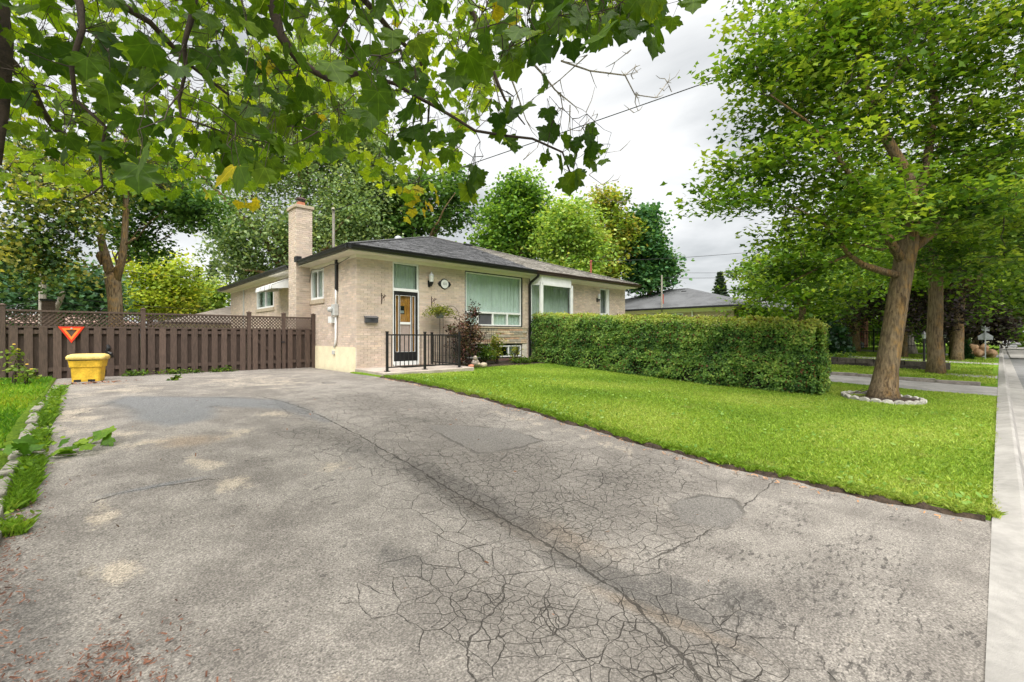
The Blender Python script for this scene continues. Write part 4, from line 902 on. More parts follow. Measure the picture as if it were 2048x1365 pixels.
# hedge
def hedge():
    r = np.random.default_rng(8); t = thing('clipped_hedge', 'long clipped green hedge across the lawn between driveway tree and house', 'hedge', (12.8, 7.5, .3))
    x0_, x1_ = 12.42, 13.35
    bot = lambda y: np.interp(y, [2.9, 5.8, 8.2, 12.2], [.11, .15, .31, .53]); top = lambda y: np.interp(y, [2.9, 6, 12.2], [1.74, 1.94, 2.30])
    ys = np.linspace(3.02, 12.1, 40); MB().loft([[(x0_ + .14, y, bot(y) + .08), (x1_ - .1, y, bot(y) + .08), (x1_ - .1, y, top(y) - .13), (x0_ + .14, y, top(y) - .13)] for y in ys]).obj('dark_core', M['hedge_in'], t)  # solid dark filling in place of the shade behind the leaves
    mb = MB()
    for y in np.arange(3.05, 12.1, .16):
        x_ = x0_ + r.uniform(.12, .3); mb.tube([(x_, y, bot(y) - .08), (x_ + r.uniform(-.06, .06), y + r.uniform(-.1, .1), bot(y) + .5), (x_ + r.uniform(-.1, .1), y + r.uniform(-.2, .2), top(y) - .1)], [.014, .010, .005], 5)
    mb.obj('stems', M['twig'], t)
    def face(n, kind):
        if kind == 'front': y = r.uniform(2.92, 12.15, n); u = r.uniform(0, 1, n) ** .95; x = np.full(n, x0_); nrm = (-1, 0, .35)
        elif kind == 'top': y = r.uniform(2.92, 12.15, n); u = np.ones(n); x = r.uniform(x0_, x1_, n); nrm = (0, 0, 1)
        else: y = np.full(n, 2.92); u = r.uniform(0, 1, n); x = r.uniform(x0_, x1_, n); nrm = (0, -1, .35)
        z = bot(y) + .02 + (top(y) - bot(y) - .02) * u; P_ = np.stack([x, y, z], -1)
        dep = np.abs(r.normal(0, .055, n)) - .06 + .07 * wob(P_, 1.9, 5) + .05 * wob(P_, 4.3) + .04 * wob(P_, 11, 2)
        nn = np.array(nrm) / np.linalg.norm(nrm); P_ -= nn * dep[:, None]
        # slack at the foot, ragged shoots along the top
        if kind != 'top': P_[:, 2] += r.normal(0, .01, n)
        else: P_[:, 2] += np.abs(r.normal(0, .03, n))
        bare = (kind != 'top') & (u < .26) & (wob(P_, 3.3, 9) > .0) & (r.uniform(0, 1, n) < .75)
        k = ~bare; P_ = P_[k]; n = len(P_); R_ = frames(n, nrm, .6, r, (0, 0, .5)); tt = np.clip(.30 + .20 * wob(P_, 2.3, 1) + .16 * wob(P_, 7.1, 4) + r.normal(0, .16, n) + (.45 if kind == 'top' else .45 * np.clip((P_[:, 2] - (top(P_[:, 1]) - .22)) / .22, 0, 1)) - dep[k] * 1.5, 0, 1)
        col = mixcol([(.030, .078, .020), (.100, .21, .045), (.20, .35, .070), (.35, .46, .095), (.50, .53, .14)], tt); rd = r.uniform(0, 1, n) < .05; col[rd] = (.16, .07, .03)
        return P_, R_, .062 * r.uniform(.6, 1.3, n), col
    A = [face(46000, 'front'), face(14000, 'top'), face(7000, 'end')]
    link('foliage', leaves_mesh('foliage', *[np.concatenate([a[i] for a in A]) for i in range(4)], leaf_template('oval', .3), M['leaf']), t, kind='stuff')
hedge()

def bush(name, label, c, rad, n_cl, per, size, cols, cat='shrub', seed=1, tmpl='oval', cr=.10, group=None, stems=8, shell=.5, hue=.4, spread=.7, tip=None, gl=None):
    r = np.random.default_rng(seed); c = Vector(c); b = Vector((c.x, c.y, gl if gl is not None else g1(c.x, c.y)))
    limbs = []
    for i in range(stems):
        e_ = c + Vector((r.uniform(-.6, .6) * rad[0], r.uniform(-.6, .6) * rad[1], r.uniform(0, .7) * rad[2])); limbs.append((limb_path(b + Vector((r.uniform(-.04, .04), r.uniform(-.04, .04), -.03)), e_, r, 5, 0, .05), [.014, .005]))
    return tree(name, label, limbs, [(np.array(c), np.array(rad))], n_cl, per, size, cols, tmpl, spread, cr, 'twig', group, seed, 0, cat, shell, hue, tip=tip)
# barberry behind the railing: one leaning mass
r9 = np.random.default_rng(9)
bl = [((8.75, 11.55, 1.35), (.62, .45, .75)), ((9.15, 11.75, 1.45), (.6, .35, .5)), ((9.0, 11.75, 1.95), (.42, .3, .35)), ((9.33, 11.75, 2.28), (.16, .16, .34)), ((8.45, 11.6, 1.62), (.35, .3, .25)), ((8.5, 11.3, .95), (.35, .3, .35))]
tree('purple_shrub', 'dark purple-leaved shrub leaning over the end of the black porch railing', [(limb_path((8.7, 11.7, .5), b_[0], r9, 5), [.018, .006]) for b_ in bl], [(np.array(a), np.array(b)) for a, b in bl], 240, 20, .062, [(.016, .010, .012), (.045, .022, .024), (.075, .055, .035), (.06, .085, .03), (.15, .05, .05), (.22, .14, .11)], 'oval', .8, .085, 'twig', None, 9, 0, 'shrub', .6, .9)
# hanging planter on a stake, with an arch behind
pl = thing('planter_stand', 'grey metal planter on a thin stake overflowing with yellow green foliage beside the door', 'planter', (8.0, 11.85, .6))
MB().lathe([(.10, 0), (.16, .16), (.17, .17), (.15, .17)], (8.06, 11.9, 2.06), 14)  .obj('pot', pm('dark_grey_pot', (.16, .17, .18), .6, .1, 8), pl, smooth=False)
MB().tube([(8.06, 11.9, .6), (8.06, 11.9, 2.06)], .010, 6).obj('stake', M['black'], pl)
rP = np.random.default_rng(31); n = 1500; P_ = np.array([8.05, 11.88, 2.30]) + rP.normal(0, 1, (n, 3)) * np.array([.24, .14, .075]); P_[:, 2] -= .3 * np.clip(np.abs(P_[:, 0] - 8.05) - .2, 0, 1)
link('foliage', leaves_mesh('foliage', P_, frames(n, (0, -.3, 1), .6, rP), .05 * rP.uniform(.6, 1.3, n), mixcol([(.06, .10, .015), (.18, .22, .03), (.36, .36, .06)], rP.uniform(0, 1, n)), leaf_template('oval'), M['leaf']), pl, kind='stuff')
arch = [(8.25 + .32 - .32 * math.cos(a), 12.0, 2.05 + .42 * math.sin(a)) for a in np.linspace(0, math.pi, 12)]
mb = MB(); mb.tube([(8.25, 12.0, .55)] + arch + [(8.89, 12.0, .55)], .008, 5)
for z_ in np.arange(.9, 2.1, .3): mb.tube([(8.25, 12.0, z_), (8.89, 12.0, z_)], .005, 4)
tag(mb.obj('trellis_arch', M['black']), 'thin wire trellis arch against the brick behind the purple shrub', 'trellis')
# flower bed
xs = np.linspace(8.3, 12.25, 24); ys = np.linspace(11.35, 12.29, 8)
sheet('flower_bed', xs, ys, lambda x, y: lawn_z(x, y) + .03 + .02 * wob(np.stack([x, y, x * 0], -1), 6), M['soil'], .2, **ST)
G3 = [(.03, .07, .012), (.08, .16, .02), (.20, .28, .03)]
bush('bed_plant', 'yellow-green leafy plant climbing in front of the stone panel below the picture window', (10.35, 11.85, 1.12), (.28, .2, .45), 60, 12, .07, [(.06, .11, .015), (.2, .25, .03), (.42, .38, .04)], seed=41, cr=.08)
bush('bed_plant', 'low green leafy plant beside the purple shrub below the window', (9.75, 11.75, .95), (.35, .25, .32), 60, 12, .08, G3, seed=42, cr=.08)
bush('bed_plant', 'thin sprawling plant in front of the right basement window', (11.25, 11.85, .88), (.38, .15, .26), 22, 8, .07, [(.07, .13, .02), (.25, .30, .05), (.4, .38, .06)], seed=43, cr=.06)
bush('bed_plant', 'low spreading ground plants along the foot of the house wall beside the hedge', (11.4, 11.6, .64), (.75, .25, .10), 60, 12, .06, G3, seed=44, cr=.06)
mb = MB()
for i in range(5):
    x_ = 10.15 + i * .09; mb.tube([(x_ + .05, 12.18, .9), (x_, 12.2, 1.3), (x_ - .02 + .03 * (i - 2), 12.21, 1.78)], .006, 4)
for z_ in (1.3, 1.5): mb.tube([(10.1, 12.2, z_), (10.58, 12.2, z_)], .005, 4)
tag(mb.obj('fan_trellis', M['black']), 'small dark fan trellis against the stone panel under the picture window', 'trellis')
gn = thing('garden_gnome', 'weathered pale blue-green garden ornament at the foot of the purple shrub', 'ornament', (8.75, 11.0, .56))
def lump(c, rx, ry, rz, mat, name, parent, seed=1, k=.18, tint=(1, 1, 1), nu=12, nv=8):
    r = random.Random(seed); rings = []
    for j in range(nv + 1):
        ph = -math.pi / 2 + math.pi * j / nv; rg = []
        for i in range(nu):
            th = 2 * math.pi * i / nu; q = Vector((math.cos(ph) * math.cos(th), math.cos(ph) * math.sin(th), math.sin(ph))); q *= 1 + k * float(wob(np.array(q), 2.1, seed)); rg.append((c[0] + q.x * rx, c[1] + q.y * ry, c[2] + q.z * rz))
        rings.append(rg)
    return MB().loft(rings, True, tint).obj(name, mat, parent, smooth=True)
lump((8.75, 11.0, .68), .13, .10, .13, M['terra'], 'body', gn, 3); lump((8.72, 10.97, .83), .07, .07, .08, M['terra'], 'head', gn, 4); lump((8.84, 10.95, .64), .07, .06, .05, M['sill'], 'front_paw', gn, 5)
tag(lump((9.12, 11.05, .60), .13, .09, .08, M['sill'], 'garden_stone', None, 8), 'rounded tan stone on the flower bed edge right of the ornament', 'stone')
tag(lump((8.55, 10.95, .59), .10, .08, .06, M['clay'], 'garden_stone', None, 9), 'reddish stone at the foot of the railing end post', 'stone')
bush('dark_plant_pot', 'dark purple low plant by the wall at the left end of the hedge', (12.0, 11.7, .62), (.22, .15, .09), 20, 10, .06, [(.02, .015, .02), (.06, .04, .05)], 'plant', 45, cr=.05)
# weeds and litter at the foot of the fence, flowers on the left
rw = np.random.default_rng(61)
for i, (x_, y_, s_, lb) in enumerate(((1.9, 15.2, .5, 'low weeds at the foot of the long fence panel'), (2.9, 15.25, .4, 'low weeds at the foot of the fence beside the gate post'), (.95, 15.2, .35, 'small weeds at the fence foot right of the yellow bin'))):
    bush('weed_patch', lb, (x_, y_, .53), (s_, .12, .07), 26, 10, .06, G3, 'weeds', 70 + i, cr=.06, stems=3)
bush('weed_tuft', 'lone green weed growing from the driveway in front of the fence', (1.55, 13.1, .53), (.10, .10, .05), 6, 9, .08, G3, 'weeds', 75, cr=.04, stems=2)
for i, (x_, y_, h_, lb) in enumerate(((-1.05, 13.7, .85, 'tall straggly weed with a yellow flower by the leftmost fence post'), (-.85, 13.4, .45, 'short yellow-flowered weed left of the yellow bin'), (-1.3, 12.8, .6, 'pale green straggly weed at the left edge before the fence'))):
    t = bush('flowering_weed', lb, (x_, y_, g1(x_, y_) + h_ * .5), (.10, .10, h_ * .5), 14, 6, .09, [(.06, .11, .02), (.14, .22, .03), (.25, .32, .06)], 'plant', 80 + i, cr=.06, stems=4)
    if i < 2:
        for k in range(2): MB().lathe([(.0, 0), (.028, .006), (.02, .016), (.0, .018)], (x_ + .06 * k, y_ - .05, g1(x_, y_) + h_ - .1 * k), 9).obj('flower', M['yellow'], t)
# bigger broad weeds along the edging
n = 900; yy = rw.uniform(4.6, 12.5, n); xx = -.36 + rw.normal(0, .07, n); k_ = wob(np.stack([xx * 0, yy, yy * 0], -1), 2.0) > -.25; xx, yy = xx[k_], yy[k_]; n = len(xx)
P_ = np.stack([xx, yy, gz(xx, yy) + .03 + rw.uniform(0, .05, n)], -1)
o = link('edge_weeds', leaves_mesh('edge_weeds', P_, frames(n, (.2, 0, 1), .5, rw), .045 * rw.uniform(.5, 1.5, n), mixcol([(.05, .11, .012), (.12, .24, .015), (.24, .38, .03)], rw.uniform(0, 1, n)), leaf_template('oval', .4), M['leaf']), None, kind='stuff'); tag(o, 'broad-leaved weeds sprouting between concrete edging and driveway', 'weeds')
P = scatter(7000, -.42, -.28, 4.4, 12.8, 4, 14, lambda x, y: wob(np.stack([x * 0, y, y * 0], -1), 2.0, 1.0) * .5 + .2 * np.sin(y * 11) > (x + .45) * -2 + .42); P[:, 2] -= .03
tag(blades('edging_grass', P, .065, .010, [(.09, .19, .012), (.16, .30, .02), (.28, .38, .04)], 15, 1.2), 'grass tufts leaning over the driveway from the concrete edging', 'grass')
n = 5200; xx = 5.42 + 6.5 * rw.uniform(0, 1, n) ** 1.8; yy = rw.uniform(.1, 10.2, n); k_ = wob(np.stack([xx, yy, yy * 0], -1), 1.3, 5) + .5 * wob(np.stack([xx, yy, yy * 0], -1), 4, 2) > .12; xx, yy = xx[k_], yy[k_]; n = len(xx)
P_ = np.stack([xx, yy, lawn_z(xx, yy) + rw.uniform(.0, .03, n)], -1)
o = link('lawn_weeds', leaves_mesh('lawn_weeds', P_, frames(n, (0, 0, 1), .45, rw), .055 * rw.uniform(.4, 1.4, n), mixcol([(.10, .22, .03), (.20, .36, .06), (.33, .46, .13)], rw.uniform(0, 1, n)), leaf_template('oval', .3), M['leaf']), None, kind='stuff'); tag(o, 'clover and broad-leaved weeds mixed into the front lawn', 'weeds')
# bark chips, fallen leaves, twigs
def chips(name, n, f, cols, size, label, cat, seed):
    r = np.random.default_rng(seed); X, Y = f(r, n); P_ = np.stack([X, Y, gz(X, Y) + .012 + r.uniform(0, .012, len(X))], -1); n = len(X)
    V_ = np.array([(-.5, -.14, 0), (.5, -.10, .03), (.46, .14, .10), (-.45, .12, .04)]); R_ = frames(n, (0, 0, 1), .28, r); S_ = size * r.uniform(.4, 1.4, n)
    tag(link(name, leaves_mesh(name, P_, R_, S_, mixcol(cols, r.uniform(0, 1, n)), (V_, np.array([[0, 1, 2], [0, 2, 3]])), M['mulch']), None, kind='stuff'), label, cat)
def f1(r, n):
    a = int(n * .62); x = np.concatenate([-.40 + np.abs(r.normal(0, .10, a)), r.normal(.03, .15, n - a)]); y = np.concatenate([2.4 + 3.6 * r.uniform(0, 1, a) ** 1.6, r.normal(2.60, .17, n - a)]); y[a:] += (x[a:] - .02) * -.2 + .12 * np.sin(x[a:] * 23); return x, y
chips('bark_chips', 1700, f1, [(.35, .38, .4), (.75, .78, .8), (1.3, 1.3, 1.25)], .024, 'red-brown bark chips scattered along the near left edge of the driveway', 'chips', 1)
chips('leaf_litter', 420, lambda r, n: (5.2 - np.abs(r.normal(0, .06, n)), r.uniform(.2, 10.3, n)), [(1.2, 1.6, 1.2), (2.2, 2.4, 1.6), (2.6, 3.2, 2.6)], .035, 'tan dry leaf crumbs lying along the lawn edge of the driveway', 'litter', 2)
chips('fallen_debris', 130, lambda r, n: (r.uniform(-.1, 5, n), r.uniform(1.2, 9, n)), [(.3, .4, .4), (.8, .9, .8), (1.8, 1.7, 1.3)], .03, 'scattered dry leaf bits and twigs across the driveway', 'litter', 3)
chips('fence_foot_litter', 160, lambda r, n: (r.normal(.1, .35, n), r.normal(13.4, .12, n)), [(.8, .8, .7), (1.6, 1.5, 1.2)], .06, 'brown leaf litter in front of the yellow bin', 'litter', 4)

# ------------------------------------------------------------------ the overhanging maple in the foreground
def near_maple():
    r = np.random.default_rng(77)
    root = thing('overhanging_maple', 'maple whose leafy branches hang over the driveway across the top of the picture', 'tree', (-1.9, 3.2, .1))
    mb = MB(); mb.tube([(-1.9, 3.2, 0), (-1.85, 3.2, .8), (-1.75, 3.15, 2.2), (-1.55, 3.1, 3.6), (-1.3, 3.1, 5.2), (-1.1, 3.2, 7.5)], [.34, .27, .24, .22, .17, .10], 12); mb.obj('trunk', M['bark'], root, smooth=True)
    J = Vector((-1.6, 3.1, 3.3)); J2 = Vector((-1.4, 3.1, 4.6))
    B = [  # main boughs: pixel paths with depth, thick end first
        ([J2, at(520, -380, 2.6), at(535, -120, 2.4), at(545, 0, 2.3), at(560, 70, 2.3), at(600, 125, 2.35), at(655, 158, 2.4), at(720, 146, 2.5), at(790, 168, 2.6), at(860, 208, 2.6), at(950, 262, 2.65), at(1065, 278, 2.7), at(1125, 305, 2.7), at(1140, 345, 2.7)], [.055, .032, .019, .011, .008, .005]),
        ([J, at(120, -160, 2.3), at(160, 10, 2.1), at(165, 60, 2.05), at(143, 135, 2.05), at(150, 200, 2.1), at(212, 255, 2.15), at(200, 320, 2.2), at(205, 372, 2.2), at(160, 402, 2.2)], [.035, .014, .009, .006, .004]),
        ([J2, at(330, -200, 2.2), at(390, -20, 2.1), at(383, 35, 2.1), at(368, 90, 2.1), at(372, 140, 2.15), at(358, 200, 2.2), at(362, 235, 2.2), at(440, 262, 2.3)], [.04, .018, .010, .007, .004]),
        ([J, at(-60, -200, 2.6), at(-10, -20, 2.5), at(5, 90, 2.5), at(4, 220, 2.5), at(-2, 330, 2.5)], [.09, .06, .05, .035, .012]),
        ([J2, at(150, -150, 3.2), at(235, 5, 3.2), at(300, 45, 3.3), at(380, 130, 3.6), at(470, 200, 4.2), at(560, 290, 4.8), at(640, 330, 5.2)], [.05, .028, .018, .010, .005]),
        ([J2, at(600, -250, 3.4), at(700, -30, 3.6), at(780, 60, 4.0), at(840, 120, 4.4), at(860, 180, 4.7), at(850, 300, 5.2), at(830, 400, 5.4)], [.05, .03, .02, .012, .005]),
        ([J2, at(900, -300, 3.2), at(1000, -60, 3.4), at(1120, 10, 3.5), at(1230, 20, 3.5), at(1300, 5, 3.5)], [.06, .035, .02, .010, .006]),
        ([J, at(-40, 60, 3.5), at(60, 170, 3.8), at(110, 260, 4.2), at(250, 330, 4.6), at(330, 380, 5)], [.06, .04, .02, .008]),
        ([J2, at(850, -200, 4), at(960, 60, 4.2), at(985, 140, 4.3), at(1010, 200, 4.3), at(1050, 250, 4.4)], [.06, .03, .022, .014, .006])]
    nodes = []; mbb = MB()
    for pts, rad in B:
        P2 = []
        for a, b in zip(pts[:-1], pts[1:]): P2 += [a, a.lerp(b, .5) + Vector(r.normal(0, .012 * (b - a).length, 3))]
        P2.append(pts[-1]); mbb.tube(P2, list(np.interp(np.linspace(0, 1, len(P2)), np.linspace(0, 1, len(rad)), rad)), 7)
        nodes += [tuple(p) for p in P2[2:]]
    mbb.obj('boughs', M['twig'], root, smooth=True)
    dead = MB()   # bare twigs against the sky
    for pts, rr in (([(1048, 108), (1085, 148), (1110, 180), (1150, 213)], .012), ([(1122, 122), (1180, 142), (1250, 151), (1270, 190), (1312, 196), (1335, 165)], .009), ([(1250, 151), (1272, 133), (1262, 150), (1275, 145)], .004), ([(1262, 100), (1230, 125), (1222, 145)], .004), ([(1272, 185), (1270, 205), (1276, 222), (1268, 226)], .004), ([(1335, 165), (1330, 158), (1338, 172), (1328, 182)], .003),
                    ([(1010, 125), (1035, 190), (1052, 240)], .010), ([(1120, 185), (1125, 215), (1120, 252)], .006), ([(1140, 210), (1140, 255)], .005), ([(1175, 110), (1120, 160), (1070, 195)], .006), ([(960, 130), (960, 240)], .005), ([(975, 90), (985, 150), (1002, 215)], .009), ([(1160, 262), (1185, 232), (1195, 228)], .003), ([(1170, 268), (1180, 250), (1172, 225)], .003), ([(1186, 310), (1240, 302)], .003), ([(1190, 372), (1215, 398), (1235, 405)], .003), ([(1047, 320), (1075, 295)], .004), ([(1178, 350), (1205, 370), (1225, 362)], .003)):
        d = 4.0 if rr > .005 else 3.6; P2 = [at(x, y, d + .1 * i) for i, (x, y) in enumerate(pts)]; dead.tube(P2, list(np.linspace(rr, rr * .45, len(P2))), 5)
        for i in range(len(P2)):
            for q in range(2 if rr > .005 else 1):
                a = P2[i]; dr_ = (P2[min(i + 1, len(P2) - 1)] - P2[max(i - 1, 0)]).normalized(); e_ = a + dr_ * r.uniform(.05, .14) + Vector(r.normal(0, .05, 3)); dead.tube([a, a.lerp(e_, .55) + Vector(r.normal(0, .008, 3)), e_ + Vector((0, 0, .02))], [.0045, .003, .0018], 4)
    dead.obj('bare_twigs', M['bark_grey'], root, kind='stuff')
    # leaves: three depth zones, each with its own ragged lower edge
    def edge(x, xs, ys): return np.interp(x, xs, ys)
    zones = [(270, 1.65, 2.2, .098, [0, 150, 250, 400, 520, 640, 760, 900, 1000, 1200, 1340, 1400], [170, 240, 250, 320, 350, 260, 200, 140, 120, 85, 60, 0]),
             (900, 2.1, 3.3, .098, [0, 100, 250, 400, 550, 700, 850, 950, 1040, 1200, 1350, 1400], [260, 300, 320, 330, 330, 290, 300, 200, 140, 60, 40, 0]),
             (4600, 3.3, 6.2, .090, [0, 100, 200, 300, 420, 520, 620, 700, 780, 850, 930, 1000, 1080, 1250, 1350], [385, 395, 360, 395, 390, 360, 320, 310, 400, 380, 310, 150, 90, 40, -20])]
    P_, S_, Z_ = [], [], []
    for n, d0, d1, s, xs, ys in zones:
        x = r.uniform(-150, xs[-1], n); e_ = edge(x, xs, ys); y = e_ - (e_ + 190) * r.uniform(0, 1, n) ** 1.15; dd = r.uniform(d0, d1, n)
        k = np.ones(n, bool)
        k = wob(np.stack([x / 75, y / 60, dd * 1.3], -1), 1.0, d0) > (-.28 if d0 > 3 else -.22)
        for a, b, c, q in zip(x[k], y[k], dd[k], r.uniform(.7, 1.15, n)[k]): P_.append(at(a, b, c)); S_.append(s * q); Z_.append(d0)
    extra = [(290, 335, 1.55, 1.05), (470, 352, 1.6, 1.0), (530, 345, 1.75, .95), (350, 265, 1.5, 1), (1195, 92, 1.9, 1), (1305, 78, 2.0, 1), (1290, 20, 1.9, 1), (1155, 380, 2.55, 1), (935, 382, 2.6, .95), (955, 360, 2.8, .7), (888, 300, 2.7, .95), (1030, 230, 2.5, .95), (1010, 250, 2.5, .85), (735, 230, 2.0, .95), (1105, 245, 2.7, .8), (1120, 275, 2.6, .9), (1180, 285, 2.7, .85), (1100, 325, 2.7, .8), (1135, 330, 2.7, .8), (835, 275, 2.6, .85), (1190, 340, 2.7, .8), (1020, 300, 3.0, .8), (980, 210, 3.0, .7), (1085, 170, 3.2, .55), (860, 225, 2.4, .9), (790, 205, 2.3, .9), (1160, 300, 2.8, .7), (1200, 320, 2.8, .6), (1240, 50, 2.2, .9), (1150, 40, 2.1, 1)]
    for a, b, c, q in extra:
        for _ in range(3 if c > 2.4 else 2): P_.append(at(a + r.normal(0, 14), b - 45 / c + r.normal(0, 14), c + r.uniform(-.1, .25))); S_.append(.108 * q); Z_.append(2.1)
    yel = [(490, 418), (505, 428), (515, 420), (478, 424), (800, 395), (815, 400), (830, 412), (825, 440), (850, 425), (862, 430), (875, 415), (812, 455), (840, 395), (820, 420), (45, 255), (640, 250), (120, 270), (870, 400), (845, 440)]
    iy = len(P_)
    for a, b in yel: P_.append(at(a, b - 20, 4.6)); S_.append(.09); Z_.append(9)
    # the rest of the crown above and behind the frame
    m = 1700; cc_, _ = clumps([(np.array((.4, 2.2, 4.6)), np.array((3.0, 2.8, 1.3))), (np.array((-1.2, 3.5, 6.5)), np.array((3.2, 3.2, 2.4)))], m, r, .6)
    def outside(p):
        d = p[0] * CX + p[1] * SX
        if d < .5: return True
        px, py = CXP + FPX * (p[0] * SX - p[1] * CX) / d, HYP - FPX * (p[2] - HC) / d
        return not (-120 < px < 2100 and py > -40)
    for p in cc_:
        if outside(p): P_.append(Vector(p)); S_.append(.12); Z_.append(5)
    P_ = np.array([tuple(p) for p in P_]); S_ = np.array(S_); Z_ = np.array(Z_); n = len(P_)
    # every leaf hangs from a stalk on a twig that runs back to the nearest bough
    cl = []; tw = MB(); pool = np.array(nodes); order = np.argsort([np.min(((pool - p) ** 2).sum(1)) for p in P_])
    stalk = P_ + np.stack([r.normal(0, .025, n), r.normal(0, .025, n), r.uniform(.05, .12, n)], -1)
    for i in order:
        q = pool[np.argmin(((pool - stalk[i]) ** 2).sum(1))]; L_ = np.linalg.norm(stalk[i] - q)
        if L_ > .16:
            path = limb_path(q, stalk[i], r, 3, -.04, .10); w0 = min(.0025 + .004 * L_, .008); tw.tube(path, [w0, w0 * .7, w0 * .5, .0016], 4, cap=False); pool = np.vstack([pool, [tuple(p) for p in path[1:]]])
            if len(pool) > 2600: pool = np.vstack([pool[:600], pool[-1900:]])
        else: tw.tube([q, stalk[i]], [.0022, .0016], 3, cap=False)
        tw.tube([stalk[i], P_[i]], [.0014, .0012], 3, cap=False)
    tw.obj('twigs', M['twig'], root, kind='stuff')
    # orientation: tips hang down, faces turn every way
    ty = np.array([0, 0, -1.0]) + r.normal(0, .38, (n, 3)); ty /= np.linalg.norm(ty, axis=1)[:, None]
    nz = r.normal(0, 1, (n, 3)) + np.array([.0, .15, .75]); nz -= ty * (nz * ty).sum(1)[:, None]; nz /= np.linalg.norm(nz, axis=1)[:, None]
    R_ = np.stack([np.cross(ty, nz), ty, nz], -1)
    cols = [(.026, .068, .005), (.042, .098, .006), (.062, .130, .007), (.095, .175, .010), (.16, .25, .016)]
    tt = np.clip(.45 + r.normal(0, .26, n) + np.where(Z_ > 3, .20, 0), 0, 1); col = mixcol(cols, tt); col[Z_ > 3] *= np.array([2.9, 2.4, 1.6]); yl = (r.uniform(0, 1, n) < .006); col[yl] = (.40, .36, .02); col[iy:iy + len(yel)] = mixcol([(.32, .36, .02), (.60, .48, .03)], r.uniform(0, 1, len(yel)))  # deeper leaf zones get a brighter colour to look backlit
    tt2 = tt.copy(); special = yl.copy(); special[iy:iy + len(yel)] = True
    dpt = P_[:, 0] * CX + P_[:, 1] * SX; px = CXP + FPX * (P_[:, 0] * SX - P_[:, 1] * CX) / dpt; py = HYP - FPX * (P_[:, 2] - HC) / dpt
    sc = np.where((px > 0) & (px < 1450) & (py > -20) & (dpt > 0) & ~special, S_ / dpt, 0); own = np.zeros(n, bool); own[np.argsort(-sc)[:300]] = True
    cache = []
    for s_ in range(20):
        V_, F_ = leaf_template('maple', .20 + .03 * (s_ % 5), s_ + 3); cache.append(fast_mesh('leaf', V_, F_, M['leaf_near'], np.repeat(mixcol(cols, np.array([(s_ + .5) / 20])), len(V_), 0), smooth=True)); leaf_xy(cache[-1], V_)
    for i in np.where(own)[0]:
        o = link('leaf', cache[int(np.clip(tt[i] * 20 + r.integers(-2, 3), 0, 19))], root); o.matrix_basis = Matrix.Translation(P_[i]) @ Matrix(R_[i]).to_4x4() @ Matrix.Scale(S_[i], 4)
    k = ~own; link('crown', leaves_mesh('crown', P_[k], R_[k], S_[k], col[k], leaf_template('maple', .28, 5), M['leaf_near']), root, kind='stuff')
near_maple()

# fallen branch with leaves on the driveway
fb = thing('fallen_branch', 'fallen maple twig with green leaves lying across the edging onto the driveway', 'branch', (-.1, 6.35, .36)); r5 = np.random.default_rng(55)
pth = [Vector((-.95, 6.45, g1(-.9, 6.4) + .10)), Vector((-.5, 6.30, g1(-.5, 6.3) + .11)), Vector((-.22, 6.17, g1(-.2, 6.2) + .03)), Vector((-.05, 6.15, g1(0, 6.2) + .02)), Vector((.12, 6.42, g1(.1, 6.4) + .05)), Vector((.17, 6.62, g1(.15, 6.6) + .07))]
MB().tube(pth, [.010, .009, .008, .006, .004, .003], 6).obj('stem', M['bark_grey'], fb)
V_, F_ = leaf_template('maple', .4, 2)
for i in range(26):
    t = r5.uniform(0, 1); k = min(int(t * 5), 4); p = pth[k].lerp(pth[k + 1], t * 5 - k) + Vector((r5.normal(0, .06), r5.normal(0, .06), r5.uniform(.01, .09)))
    me = fast_mesh('leaf', V_, F_, M['leaf'], np.repeat(mixcol([(.04, .12, .008), (.10, .22, .012), (.22, .34, .03)], np.array([r5.uniform(0, 1)])), len(V_), 0)); o = link('leaf', me, fb)
    q = frames(1, (0, -.3, 1), .55, r5)[0]; o.matrix_basis = Matrix.Translation(p) @ Matrix(q).to_4x4() @ Matrix.Scale(r5.uniform(.07, .13), 4)

